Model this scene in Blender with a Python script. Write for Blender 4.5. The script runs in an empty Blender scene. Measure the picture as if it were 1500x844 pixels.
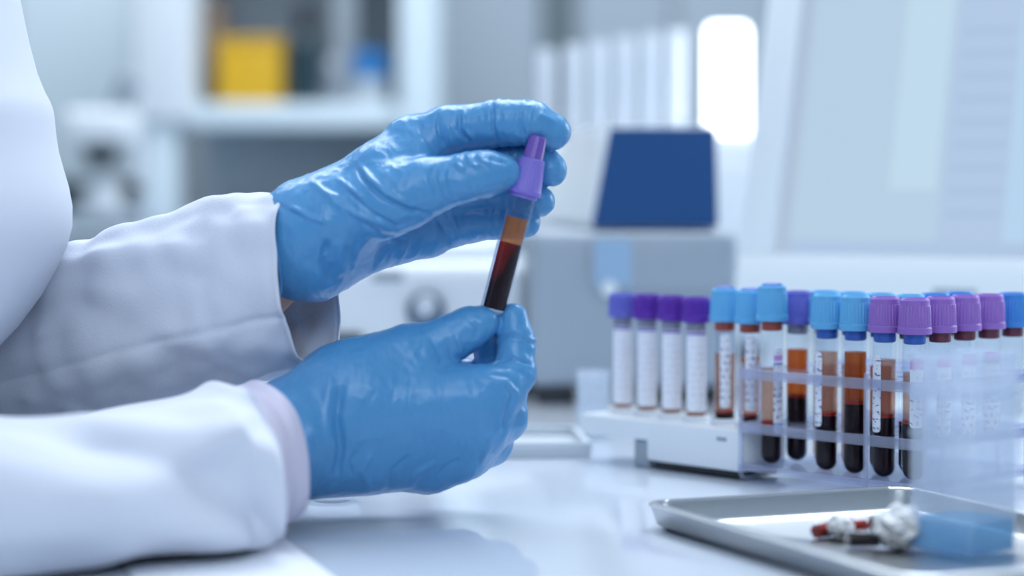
import bpy, bmesh, math, random
import numpy as np
from mathutils import Vector, Matrix, noise

random.seed(7)
scn = bpy.context.scene
COL = scn.collection
PI = math.pi

# ------------------------------------------------------------------ camera
F = 3542.0                      # focal length in pixels of the 1500 px frame (85 mm lens)
TH = math.atan(172.0 / F)       # pitch down
H = 0.18                        # lens height above the table top (table top is z = 0)
cam = bpy.data.cameras.new('camera')
cam.lens = F * 36.0 / 1500.0
cam.sensor_width = 36.0
cam.clip_start = 0.02
cam.dof.use_dof = True
cam.dof.focus_distance = 1.295
cam.dof.aperture_fstop = 3.2
camo = bpy.data.objects.new('camera', cam)
COL.objects.link(camo)
camo.location = (0, 0, H)
camo.rotation_euler = (PI / 2 - TH, 0, 0)
scn.camera = camo

# ------------------------------------------------------------------ view, world, lights
scn.view_settings.view_transform = 'Standard'
scn.view_settings.look = 'None'
scn.view_settings.exposure = 0.45
scn.view_settings.gamma = 1.0
scn.view_settings.use_curve_mapping = False
scn.cycles.use_denoising = True
scn.cycles.max_bounces = 10
scn.cycles.transparent_max_bounces = 40
scn.cycles.caustics_reflective = False
scn.cycles.caustics_refractive = False

world = bpy.data.worlds.new('daylight')
scn.world = world
world.use_nodes = True
world.node_tree.nodes['Background'].inputs[0].default_value = (0.74, 0.86, 1.0, 1)
world.node_tree.nodes['Background'].inputs[1].default_value = 0.75


def area(name, loc, target, sx, sy, power, col):
    l = bpy.data.lights.new(name, 'AREA')
    l.shape = 'RECTANGLE'
    l.size, l.size_y = sx, sy
    l.energy = power
    l.color = col
    o = bpy.data.objects.new(name, l)
    COL.objects.link(o)
    o.location = loc
    d = Vector(target) - Vector(loc)
    o.rotation_euler = d.to_track_quat('-Z', 'Y').to_euler()
    return o


area('ceiling_light_over_table', (0.25, 1.85, 1.90), (0.15, 1.4, 0), 1.5, 1.0, 26, (0.86, 0.93, 1.0))
area('ceiling_light_over_bench', (-0.3, 3.1, 1.92), (-0.2, 3.3, 0), 2.8, 1.0, 46, (0.90, 0.95, 1.0))
area('window_back_right', (2.5, 2.4, 0.8), (0.1, 1.3, 0.1), 1.5, 1.4, 36, (0.84, 0.92, 1.0))
area('front_fill', (0.0, -0.55, 0.85), (-0.05, 1.25, 0.1), 1.5, 1.3, 15, (0.84, 0.92, 1.0))  # added fill on the camera side, shapes reflections; no window known there
area('camera_side_fill', (-0.4, 0.2, 1.92), (-0.1, 1.0, 0.1), 1.6, 0.8, 7, (0.86, 0.92, 1.0))  # added fill lamp, brightens the sides facing the lens


def at(u, v, Y):
    a = (422.0 - v) / F
    y = math.cos(TH) + math.sin(TH) * a
    z = -math.sin(TH) + math.cos(TH) * a
    s = Y / y
    return Vector(((u - 750.0) / F * s, Y, H + z * s))


def on(u, v, z):
    """point at pixel (u,v) lying in the horizontal plane of height z"""
    a = (422.0 - v) / F
    y = math.cos(TH) + math.sin(TH) * a
    zz = -math.sin(TH) + math.cos(TH) * a
    s = (z - H) / zz
    return Vector(((u - 750.0) / F * s, y * s, z))


# ------------------------------------------------------------------ object helpers
def tag(o, label=None, cat=None, group=None, kind=None):
    if label: o['label'] = label
    if cat: o['category'] = cat
    if group: o['group'] = group
    if kind: o['kind'] = kind
    return o


def empty(name, loc=(0, 0, 0), rot=(0, 0, 0), label=None, cat=None, group=None):
    o = bpy.data.objects.new(name, None)
    COL.objects.link(o)
    o.location = loc
    o.rotation_euler = rot
    o.empty_display_size = 0.02
    return tag(o, label, cat, group)


def link(name, me, parent=None, loc=None, rot=None):
    o = bpy.data.objects.new(name, me)
    COL.objects.link(o)
    if parent is not None: o.parent = parent
    if loc is not None: o.location = loc
    if rot is not None: o.rotation_euler = rot
    return o


def bm_mesh(bm, name, mats, smooth=True, angle=40):
    bmesh.ops.recalc_face_normals(bm, faces=bm.faces)
    me = bpy.data.meshes.new(name)
    bm.to_mesh(me)
    bm.free()
    if not isinstance(mats, (list, tuple)): mats = [mats]
    for m in mats: me.materials.append(m)
    if smooth:
        for p in me.polygons: p.use_smooth = True
        me.set_sharp_from_angle(angle=math.radians(angle))
    return me


def part(name, bm, mats, parent=None, loc=None, rot=None, smooth=True, angle=40):
    return link(name, bm_mesh(bm, name, mats, smooth, angle), parent, loc, rot)


def box(bm, lo, hi, bev=0.0, seg=2, rot=None, org=None):
    lo, hi = Vector(lo), Vector(hi)
    r = bmesh.ops.create_cube(bm, size=1.0)
    vs = r['verts']
    c, s = (lo + hi) / 2, hi - lo
    for v in vs: v.co = Vector((v.co.x * s.x, v.co.y * s.y, v.co.z * s.z)) + c
    if rot is not None:
        bmesh.ops.rotate(bm, verts=vs, cent=org or c, matrix=rot)
    if bev > 0:
        es = list({e for v in vs for e in v.link_edges})
        bmesh.ops.bevel(bm, geom=es, offset=bev, segments=seg, profile=0.6, affect='EDGES', clamp_overlap=True)


def boxbm(lo, hi, bev=0.0, seg=2):
    bm = bmesh.new()
    box(bm, lo, hi, bev, seg)
    return bm


def lathe(bm, prof, n=32, mod=None, cap0=True, cap1=True, M=None):
    """prof: list of (r,z).  mod(i_ring, angle_index) multiplies radius"""
    rings = []
    for i, (r, z) in enumerate(prof):
        ring = []
        if r < 1e-7:
            p = Vector((0, 0, z))
            ring = [bm.verts.new(M @ p if M else p)] * n
        else:
            for k in range(n):
                a = 2 * PI * k / n
                rr = r * (mod(i, k) if mod else 1)
                p = Vector((rr * math.cos(a), rr * math.sin(a), z))
                ring.append(bm.verts.new(M @ p if M else p))
        rings.append(ring)
    for i in range(len(rings) - 1):
        A, B = rings[i], rings[i + 1]
        for k in range(n):
            q = [A[k], A[(k + 1) % n], B[(k + 1) % n], B[k]]
            u = []
            for x in q:
                if x not in u: u.append(x)
            if len(u) >= 3:
                try: bm.faces.new(u)
                except ValueError: pass
    if cap0 and prof[0][0] > 1e-7: bm.faces.new(rings[0][::-1])
    if cap1 and prof[-1][0] > 1e-7: bm.faces.new(rings[-1])
    return rings


def lathebm(prof, n=32, **k):
    bm = bmesh.new()
    lathe(bm, prof, n, **k)
    return bm


def tubepath(bm, pts, r, n=10, closed=False):
    pts = [Vector(p) for p in pts]
    N = len(pts)
    rings = []
    prev = None
    for i, p in enumerate(pts):
        if closed: t = pts[(i + 1) % N] - pts[i - 1]
        else: t = pts[min(i + 1, N - 1)] - pts[max(i - 1, 0)]
        t.normalize()
        if prev is None:
            a = Vector((0, 0, 1)) if abs(t.z) < 0.9 else Vector((1, 0, 0))
            nrm = (a - t * a.dot(t)).normalized()
        else:
            nrm = (prev - t * prev.dot(t)).normalized()
        prev = nrm
        b = t.cross(nrm)
        rr = r[i] if isinstance(r, (list, tuple)) else r
        rings.append([bm.verts.new(p + rr * (math.cos(2 * PI * k / n) * nrm + math.sin(2 * PI * k / n) * b)) for k in range(n)])
    m = N if closed else N - 1
    for i in range(m):
        A, B = rings[i], rings[(i + 1) % N]
        for k in range(n):
            bm.faces.new([A[k], A[(k + 1) % n], B[(k + 1) % n], B[k]])
    if not closed:
        bm.faces.new(rings[0][::-1])
        bm.faces.new(rings[-1])


# ------------------------------------------------------------------ materials
def newmat(name):
    m = bpy.data.materials.new(name)
    m.use_nodes = True
    nt = m.node_tree
    return m, nt, nt.nodes['Principled BSDF'], nt.nodes['Material Output']


def pbr(name, col, rough=0.5, metal=0.0, spec=0.5, bump=0.0, bscale=200.0, coat=0.0, sheen=0.0, var=0.0, vscale=8.0, sss=0.0):
    m, nt, b, out = newmat(name)
    b.inputs['Base Color'].default_value = (*col, 1)
    b.inputs['Roughness'].default_value = rough
    b.inputs['Metallic'].default_value = metal
    b.inputs['Specular IOR Level'].default_value = spec
    b.inputs['Coat Weight'].default_value = coat
    b.inputs['Coat Roughness'].default_value = 0.08
    if sheen: b.inputs['Sheen Weight'].default_value = sheen
    if sss:
        b.inputs['Subsurface Weight'].default_value = sss
        b.inputs['Subsurface Radius'].default_value = (0.002, 0.002, 0.003)
        b.inputs['Subsurface Scale'].default_value = 1.0
    tc = nt.nodes.new('ShaderNodeTexCoord')
    if bump > 0:
        n = nt.nodes.new('ShaderNodeTexNoise')
        n.inputs['Scale'].default_value = bscale
        n.inputs['Detail'].default_value = 5
        nt.links.new(tc.outputs['Object'], n.inputs['Vector'])
        bp = nt.nodes.new('ShaderNodeBump')
        bp.inputs['Strength'].default_value = bump
        bp.inputs['Distance'].default_value = 0.001
        nt.links.new(n.outputs['Fac'], bp.inputs['Height'])
        nt.links.new(bp.outputs['Normal'], b.inputs['Normal'])
    if var > 0:
        n2 = nt.nodes.new('ShaderNodeTexNoise')
        n2.inputs['Scale'].default_value = vscale
        nt.links.new(tc.outputs['Object'], n2.inputs['Vector'])
        mx = nt.nodes.new('ShaderNodeMix')
        mx.data_type = 'RGBA'
        mx.inputs[6].default_value = (*[c * (1 - var) for c in col], 1)
        mx.inputs[7].default_value = (*[min(1, c * (1 + var)) for c in col], 1)
        nt.links.new(n2.outputs['Fac'], mx.inputs[0])
        nt.links.new(mx.outputs[2], b.inputs['Base Color'])
    return m


def clear(name, col=(0.97, 0.985, 1.0), gloss=1.0, rough=0.02, body=0.0, bodycol=(0.8, 0.86, 0.95), ior=1.45):
    """thin clear glass / plastic: what is behind shows through, the surface mirrors by Fresnel, body adds haze"""
    m, nt, b, out = newmat(name)
    nt.nodes.remove(b)
    tr = nt.nodes.new('ShaderNodeBsdfTransparent')
    tr.inputs[0].default_value = (*col, 1)
    gl = nt.nodes.new('ShaderNodeBsdfGlossy')
    gl.inputs['Roughness'].default_value = rough
    gl.inputs['Color'].default_value = (0.95, 0.97, 1, 1)
    lw = nt.nodes.new('ShaderNodeLayerWeight')
    lw.inputs['Blend'].default_value = 0.5
    pw = nt.nodes.new('ShaderNodeMath')
    pw.operation = 'POWER'
    pw.inputs[1].default_value = 5.0
    nt.links.new(lw.outputs['Facing'], pw.inputs[0])
    fr = nt.nodes.new('ShaderNodeMath')
    fr.operation = 'MULTIPLY_ADD'
    fr.inputs[1].default_value = 0.8
    fr.inputs[2].default_value = 0.014
    nt.links.new(pw.outputs[0], fr.inputs[0])
    src = tr.outputs[0]
    if body > 0:
        df = nt.nodes.new('ShaderNodeBsdfDiffuse')
        df.inputs[0].default_value = (*bodycol, 1)
        tl = nt.nodes.new('ShaderNodeBsdfTranslucent')
        tl.inputs[0].default_value = (*bodycol, 1)
        m0 = nt.nodes.new('ShaderNodeMixShader')
        m0.inputs[0].default_value = 0.5
        nt.links.new(df.outputs[0], m0.inputs[1])
        nt.links.new(tl.outputs[0], m0.inputs[2])
        m1 = nt.nodes.new('ShaderNodeMixShader')
        m1.inputs[0].default_value = body
        nt.links.new(tr.outputs[0], m1.inputs[1])
        nt.links.new(m0.outputs[0], m1.inputs[2])
        src = m1.outputs[0]
    mu = nt.nodes.new('ShaderNodeMath')
    mu.operation = 'MULTIPLY'
    mu.inputs[1].default_value = gloss
    nt.links.new(fr.outputs[0], mu.inputs[0])
    mix = nt.nodes.new('ShaderNodeMixShader')
    nt.links.new(mu.outputs[0], mix.inputs[0])
    nt.links.new(src, mix.inputs[1])
    nt.links.new(gl.outputs[0], mix.inputs[2])
    nt.links.new(mix.outputs[0], out.inputs[0])
    return m


def emit(name, col, s):
    m, nt, b, out = newmat(name)
    b.inputs['Base Color'].default_value = (*col, 1)
    b.inputs['Emission Color'].default_value = (*col, 1)
    b.inputs['Emission Strength'].default_value = s
    return m


def label_mat(name, bands, ink=(0.16, 0.17, 0.34)):
    """white paper label with rows of illegible writing; bands = [(z0,z1,colour)] printed bands in object z"""
    m, nt, b, out = newmat(name)
    N = nt.nodes.new
    L = nt.links.new
    tc = N('ShaderNodeTexCoord')
    sx = N('ShaderNodeSeparateXYZ')
    L(tc.outputs['Object'], sx.inputs[0])
    n = N('ShaderNodeTexNoise')
    n.inputs['Scale'].default_value = 1.0
    n.inputs['Detail'].default_value = 2
    mp = N('ShaderNodeMapping')
    mp.inputs['Scale'].default_value = (420, 420, 700)
    L(tc.outputs['Object'], mp.inputs[0])
    L(mp.outputs[0], n.inputs['Vector'])
    r1 = N('ShaderNodeMath'); r1.operation = 'GREATER_THAN'; r1.inputs[1].default_value = 0.56
    L(n.outputs['Fac'], r1.inputs[0])
    # rows
    w = N('ShaderNodeMath'); w.operation = 'MULTIPLY'; w.inputs[1].default_value = 1 / 0.0042
    L(sx.outputs['Z'], w.inputs[0])
    fr = N('ShaderNodeMath'); fr.operation = 'FRACT'
    L(w.outputs[0], fr.inputs[0])
    r2 = N('ShaderNodeMath'); r2.operation = 'GREATER_THAN'; r2.inputs[1].default_value = 0.5
    L(fr.outputs[0], r2.inputs[0])
    an = N('ShaderNodeMath'); an.operation = 'MULTIPLY'
    L(r1.outputs[0], an.inputs[0]); L(r2.outputs[0], an.inputs[1])
    mx = N('ShaderNodeMix'); mx.data_type = 'RGBA'
    mx.inputs[6].default_value = (0.78, 0.82, 0.9, 1)
    mx.inputs[7].default_value = (*ink, 1)
    L(an.outputs[0], mx.inputs[0])
    last = mx.outputs[2]
    for z0, z1, c in bands:
        a = N('ShaderNodeMath'); a.operation = 'GREATER_THAN'; a.inputs[1].default_value = z0
        L(sx.outputs['Z'], a.inputs[0])
        d = N('ShaderNodeMath'); d.operation = 'LESS_THAN'; d.inputs[1].default_value = z1
        L(sx.outputs['Z'], d.inputs[0])
        e = N('ShaderNodeMath'); e.operation = 'MULTIPLY'
        L(a.outputs[0], e.inputs[0]); L(d.outputs[0], e.inputs[1])
        q = N('ShaderNodeMix'); q.data_type = 'RGBA'
        L(e.outputs[0], q.inputs[0]); L(last, q.inputs[6])
        q.inputs[7].default_value = (*c, 1)
        last = q.outputs[2]
    L(last, b.inputs['Base Color'])
    b.inputs['Roughness'].default_value = 0.55
    return m


M = {}
M['table'] = pbr('white_laminate', (0.58, 0.64, 0.73), 0.09, spec=0.7, var=0.03)
M['coat'] = pbr('white_cotton_twill', (0.65, 0.69, 0.79), 0.85, spec=0.15, bump=0.25, bscale=900, sheen=0.15)
M['shirt'] = pbr('lavender_shirt_cotton', (0.58, 0.56, 0.69), 0.85, spec=0.15, bump=0.25, bscale=900)
M['skin'] = pbr('skin', (0.55, 0.33, 0.25), 0.5, sss=0.1)
M['white_plastic'] = pbr('white_plastic', (0.74, 0.79, 0.84), 0.35, bump=0.05, bscale=600)
M['pale_plastic'] = pbr('pale_grey_plastic', (0.56, 0.62, 0.68), 0.4)
M['grey_plastic'] = pbr('mid_grey_plastic', (0.30, 0.36, 0.42), 0.45)
M['dark_plastic'] = pbr('dark_plastic', (0.012, 0.016, 0.022), 0.4)
M['slate'] = pbr('slate_blue_plastic', (0.05, 0.10, 0.17), 0.45)
M['navy'] = pbr('navy_blue_panel', (0.006, 0.06, 0.2), 0.6, spec=0.25)
M['steel'] = pbr('brushed_steel', (0.50, 0.53, 0.56), 0.28, metal=1.0, bump=0.08, bscale=300)
M['yellow'] = pbr('yellow_plastic', (0.66, 0.38, 0.008), 0.45)
M['teal'] = pbr('dark_teal_glass', (0.012, 0.04, 0.055), 0.2)
M['blue_cap'] = pbr('bright_blue_plastic', (0.03, 0.22, 0.55), 0.4)
M['brown'] = pbr('brown_card', (0.36, 0.26, 0.19), 0.6)
M['wall'] = pbr('blue_grey_wall', (0.42, 0.49, 0.55), 0.7, var=0.04)
M['cabinet'] = pbr('pale_cabinet_laminate', (0.66, 0.76, 0.82), 0.5)
M['greycab'] = pbr('grey_cabinet_laminate', (0.33, 0.39, 0.45), 0.5)
M['dark_gap'] = pbr('dark_gap_fill', (0.12, 0.16, 0.18), 0.5)  # shade of the gap between cupboards, put into the colour
M['floor'] = pbr('grey_vinyl_floor', (0.36, 0.40, 0.43), 0.4, var=0.1)
M['glass'] = clear('tube_glass', (0.95, 0.965, 0.985), 1.0, 0.02)
M['acrylic'] = clear('clear_acrylic', (0.86, 0.89, 0.95), 1.0, 0.05, body=0.26, bodycol=(0.80, 0.82, 0.95))
M['frost'] = clear('frosted_plastic', (0.97, 0.98, 1.0), 0.8, 0.2, body=0.25, bodycol=(0.74, 0.82, 0.92))
M['cylglass'] = clear('milky_glass', (0.95, 0.97, 1.0), 1.2, 0.08, body=0.5, bodycol=(0.95, 0.97, 1.0))
M['bezel'] = pbr('white_monitor_plastic', (0.83, 0.89, 0.93), 0.4)
M['analyser'] = pbr('analyser_grey', (0.33, 0.39, 0.46), 0.4)
M['niche'] = pbr('niche_grey', (0.56, 0.63, 0.70), 0.5)
M['glassware'] = clear('thick_glass', (0.93, 0.96, 0.99), 1.2, 0.05, body=0.2, bodycol=(0.85, 0.9, 0.98))
M['blood'] = pbr('settled_blood', (0.010, 0.002, 0.004), 0.35, spec=0.05)
M['bloodred'] = pbr('red_blood_layer', (0.34, 0.02, 0.008), 0.3, spec=0.2)
M['serum'] = clear('amber_serum', (0.92, 0.45, 0.17), 0.5, 0.05, body=0.42, bodycol=(0.62, 0.16, 0.03))
M['serum_pale'] = clear('pale_serum', (0.94, 0.72, 0.60), 0.5, 0.05, body=0.30, bodycol=(0.60, 0.34, 0.25))
M['serum_held'] = clear('orange_serum', (0.96, 0.66, 0.42), 0.5, 0.05, body=0.38, bodycol=(0.78, 0.30, 0.10))
M['blue_liquid'] = clear('blue_liquid', (0.52, 0.82, 0.97), 0.4, 0.05, body=0.45, bodycol=(0.17, 0.60, 0.88))
M['cap_lblue'] = pbr('light_blue_cap', (0.115, 0.42, 0.74), 0.4, sss=0.1)
M['cap_blue'] = pbr('strong_blue_cap', (0.04, 0.24, 0.66), 0.4, sss=0.1)
M['cap_mauve'] = pbr('mauve_cap', (0.29, 0.145, 0.53), 0.38, sss=0.1)
M['cap_purple'] = pbr('deep_purple_cap', (0.10, 0.018, 0.36), 0.42, sss=0.1)
M['cap_peri'] = pbr('periwinkle_cap', (0.13, 0.14, 0.55), 0.42, sss=0.1)
M['cap_held'] = pbr('violet_cap', (0.21, 0.17, 0.62), 0.38, sss=0.12)
M['cap_stem'] = pbr('purple_stopper', (0.15, 0.08, 0.42), 0.3, sss=0.1)
M['stop_blue'] = pbr('blue_rubber', (0.03, 0.12, 0.5), 0.5)
M['stop_red'] = pbr('red_rubber', (0.40, 0.06, 0.03), 0.55)
M['stop_dred'] = pbr('dark_red_rubber', (0.16, 0.02, 0.04), 0.5)
M['stop_grey'] = pbr('grey_rubber', (0.30, 0.30, 0.36), 0.6)
M['paper'] = pbr('white_paper', (0.78, 0.82, 0.9), 0.6)
M['gauze'] = pbr('cotton_gauze', (0.88, 0.9, 0.92), 0.9, bump=0.6, bscale=500)
M['label_pink'] = label_mat('pink_topped_label', [(0.062, 0.068, (0.55, 0.16, 0.55))])
M['label_blue'] = label_mat('blue_lined_label', [(0.0585, 0.0595, (0.03, 0.12, 0.6)), (0.024, 0.0248, (0.1, 0.35, 0.8)), (0.061, 0.064, (0.55, 0.3, 0.7))])
M['label_pen'] = label_mat('handwritten_label', [])
M['label_lilac'] = label_mat('lilac_label', [(0.052, 0.0535, (0.16, 0.10, 0.45))], ink=(0.62, 0.62, 0.74))

# nitrile glove
m, nt, b, out = newmat('blue_nitrile_glove')
b.inputs['Base Color'].default_value = (0.085, 0.305, 0.61, 1)
b.inputs['Roughness'].default_value = 0.3
b.inputs['Specular IOR Level'].default_value = 0.5
b.inputs['Subsurface Weight'].default_value = 0.12
b.inputs['Subsurface Radius'].default_value = (0.001, 0.002, 0.004)
b.inputs['Subsurface Scale'].default_value = 1.0
tc = nt.nodes.new('ShaderNodeTexCoord')
n1 = nt.nodes.new('ShaderNodeTexNoise')
n1.inputs['Scale'].default_value = 60; n1.inputs['Detail'].default_value = 4; n1.inputs['Distortion'].default_value = 0.6
n2 = nt.nodes.new('ShaderNodeTexNoise')
n2.inputs['Scale'].default_value = 420; n2.inputs['Detail'].default_value = 3
mp = nt.nodes.new('ShaderNodeMapping')
mp.inputs['Rotation'].default_value = (0, 0.6, 0)
mp.inputs['Scale'].default_value = (1.6, 1, 0.6)
nt.links.new(tc.outputs['Object'], mp.inputs[0])
nt.links.new(mp.outputs[0], n1.inputs['Vector'])
nt.links.new(tc.outputs['Object'], n2.inputs['Vector'])
b1 = nt.nodes.new('ShaderNodeBump'); b1.inputs['Strength'].default_value = 0.35; b1.inputs['Distance'].default_value = 0.003
b2 = nt.nodes.new('ShaderNodeBump'); b2.inputs['Strength'].default_value = 0.12; b2.inputs['Distance'].default_value = 0.001
nt.links.new(n1.outputs['Fac'], b1.inputs['Height'])
nt.links.new(n2.outputs['Fac'], b2.inputs['Height'])
nt.links.new(b1.outputs[0], b2.inputs['Normal'])
nt.links.new(b2.outputs[0], b.inputs['Normal'])
M['glove'] = m

# blood in the hand-held tube: red smear on the upper wall, nearly black lower down
m, nt, b, out = newmat('smeared_blood')
tc = nt.nodes.new('ShaderNodeTexCoord'); sx = nt.nodes.new('ShaderNodeSeparateXYZ')
nt.links.new(tc.outputs['Object'], sx.inputs[0])
ns = nt.nodes.new('ShaderNodeTexNoise'); ns.inputs['Scale'].default_value = 1.0; ns.inputs['Detail'].default_value = 3
mp = nt.nodes.new('ShaderNodeMapping'); mp.inputs['Scale'].default_value = (260, 260, 70)
nt.links.new(tc.outputs['Object'], mp.inputs[0]); nt.links.new(mp.outputs[0], ns.inputs['Vector'])
# smear side (towards -x) and height
e1 = nt.nodes.new('ShaderNodeMath'); e1.operation = 'MULTIPLY_ADD'; e1.inputs[1].default_value = -90; e1.inputs[2].default_value = -0.15
nt.links.new(sx.outputs['X'], e1.inputs[0])
e2 = nt.nodes.new('ShaderNodeMath'); e2.operation = 'MULTIPLY_ADD'; e2.inputs[1].default_value = 34; e2.inputs[2].default_value = -0.75
nt.links.new(sx.outputs['Z'], e2.inputs[0])
e3 = nt.nodes.new('ShaderNodeMath'); e3.operation = 'ADD'
nt.links.new(e1.outputs[0], e3.inputs[0]); nt.links.new(e2.outputs[0], e3.inputs[1])
e4 = nt.nodes.new('ShaderNodeMath'); e4.operation = 'MULTIPLY_ADD'; e4.inputs[1].default_value = 0.9; e4.inputs[2].default_value = -0.45
nt.links.new(ns.outputs['Fac'], e4.inputs[0])
e5 = nt.nodes.new('ShaderNodeMath'); e5.operation = 'ADD'; e5.use_clamp = True
nt.links.new(e3.outputs[0], e5.inputs[0]); nt.links.new(e4.outputs[0], e5.inputs[1])
mx = nt.nodes.new('ShaderNodeMix'); mx.data_type = 'RGBA'
mx.inputs[6].default_value = (0.012, 0.003, 0.006, 1); mx.inputs[7].default_value = (0.36, 0.016, 0.008, 1)
b.inputs['Specular IOR Level'].default_value = 0.06
nt.links.new(e5.outputs[0], mx.inputs[0]); nt.links.new(mx.outputs[2], b.inputs['Base Color'])
b.inputs['Roughness'].default_value = 0.25
M['smear'] = m

# monitor picture: pale user interface with panes and a few lines
m, nt, b, out = newmat('monitor_picture')
tc = nt.nodes.new('ShaderNodeTexCoord'); sx = nt.nodes.new('ShaderNodeSeparateXYZ')
nt.links.new(tc.outputs['Object'], sx.inputs[0])
def band(sock, a, bb):
    g = nt.nodes.new('ShaderNodeMath'); g.operation = 'GREATER_THAN'; g.inputs[1].default_value = a
    l = nt.nodes.new('ShaderNodeMath'); l.operation = 'LESS_THAN'; l.inputs[1].default_value = bb
    q = nt.nodes.new('ShaderNodeMath'); q.operation = 'MULTIPLY'
    nt.links.new(sock, g.inputs[0]); nt.links.new(sock, l.inputs[0])
    nt.links.new(g.outputs[0], q.inputs[0]); nt.links.new(l.outputs[0], q.inputs[1])
    return q.outputs[0]
def over(prev, fac, col):
    q = nt.nodes.new('ShaderNodeMix'); q.data_type = 'RGBA'
    nt.links.new(fac, q.inputs[0])
    if isinstance(prev, tuple): q.inputs[6].default_value = (*prev, 1)
    else: nt.links.new(prev, q.inputs[6])
    q.inputs[7].default_value = (*col, 1)
    return q.outputs[2]
def both(a, bb):
    q = nt.nodes.new('ShaderNodeMath'); q.operation = 'MULTIPLY'
    nt.links.new(a, q.inputs[0]); nt.links.new(bb, q.inputs[1])
    return q.outputs[0]
X, Z = sx.outputs['X'], sx.outputs['Z']
c = over((0.37, 0.49, 0.61), band(X, 0.1225, 1), (0.345, 0.45, 0.61))
c = over(c, both(band(X, 0.083, 0.118), band(Z, 0.05, 1)), (0.41, 0.55, 0.66))
c = over(c, band(X, 0.171, 1), (0.36, 0.51, 0.67))
c = over(c, band(Z, -1, 0.012), (0.33, 0.44, 0.60))
c = over(c, band(X, -1, 0.010), (0.33, 0.42, 0.54))
for k in range(9):
    c = over(c, both(band(X, 0.128, 0.168), band(Z, 0.03 + 0.017 * k, 0.034 + 0.017 * k)), (0.31, 0.42, 0.58))
b.inputs['Base Color'].default_value = (0.02, 0.02, 0.02, 1)
nt.links.new(c, b.inputs['Emission Color'])
b.inputs['Emission Strength'].default_value = 0.9
b.inputs['Roughness'].default_value = 0.3
M['screen'] = m

# ------------------------------------------------------------------ room
FZ, CZ = -0.75, 1.95
def structure(name, bm, mat, smooth=False):
    o = part(name, bm, mat, smooth=smooth)
    o['kind'] = 'structure'
    return o
structure('floor', boxbm((-2.6, -0.6, FZ - 0.05), (2.6, 4.6, FZ)), M['floor'])
structure('wall_back', boxbm((-2.6, 4.6, FZ), (2.6, 4.7, CZ)), M['wall'])
structure('wall_left', boxbm((-2.7, -0.6, FZ), (-2.6, 4.7, CZ)), M['wall'])
structure('wall_right', boxbm((2.6, -0.6, FZ), (2.7, 4.7, CZ)), M['wall'])
structure('wall_front', boxbm((-2.6, -0.7, FZ), (2.6, -0.6, CZ)), M['wall'])
structure('ceiling', boxbm((-2.6, -0.6, CZ), (2.6, 4.6, CZ + 0.05)), pbr('white_ceiling', (0.8, 0.84, 0.88), 0.8))
structure('baseboard_back', boxbm((-2.6, 4.585, FZ), (2.6, 4.6, FZ + 0.1), 0.004), M['greycab'])

# ------------------------------------------------------------------ worktop table
TX0, TX1, TY0, TY1 = -0.36, 1.15, 0.62, 2.55
t = empty('lab_table', (0.4, 1.55, FZ), label='white glossy laboratory table under the racks, tray and gloved hands', cat='table')
def child(name, bm, mat, parent, **k):
    """geometry given in world coordinates, stored relative to its parent"""
    M0 = parent.matrix_basis.copy()
    p = parent.parent
    while p is not None:
        M0 = p.matrix_basis @ M0
        p = p.parent
    bmesh.ops.transform(bm, matrix=M0.inverted(), verts=bm.verts)
    return part(name, bm, mat, parent, **k)
child('tabletop', boxbm((TX0, TY0, -0.028), (TX1, TY1, 0.0), 0.003), M['table'], t)
child('apron', boxbm((TX0 + 0.06, TY0 + 0.06, -0.10), (TX1 - 0.06, TY1 - 0.06, -0.0285), 0.003), M['pale_plastic'], t)
for lx in (TX0 + 0.09, TX1 - 0.09):
    for ly in (TY0 + 0.09, TY1 - 0.09):
        child('leg', boxbm((lx - 0.025, ly - 0.025, FZ), (lx + 0.025, ly + 0.025, -0.1005), 0.004), M['steel'], t)

# ------------------------------------------------------------------ implicit surfaces for hands and body
def rcone(P, a, bb, r1, r2):
    a = np.asarray(a, np.float32); bb = np.asarray(bb, np.float32)
    ba = bb - a
    L2 = float(ba @ ba) + 1e-12
    pa = P - a
    t = np.clip((pa @ ba) / L2, 0, 1)
    d = np.sqrt(((pa - t[..., None] * ba) ** 2).sum(-1))
    return d - (r1 + (r2 - r1) * t)


def smin(a, b, k):
    h = np.clip(0.5 + 0.5 * (b - a) / k, 0, 1)
    return b * (1 - h) + a * h - k * h * (1 - h)


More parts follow.
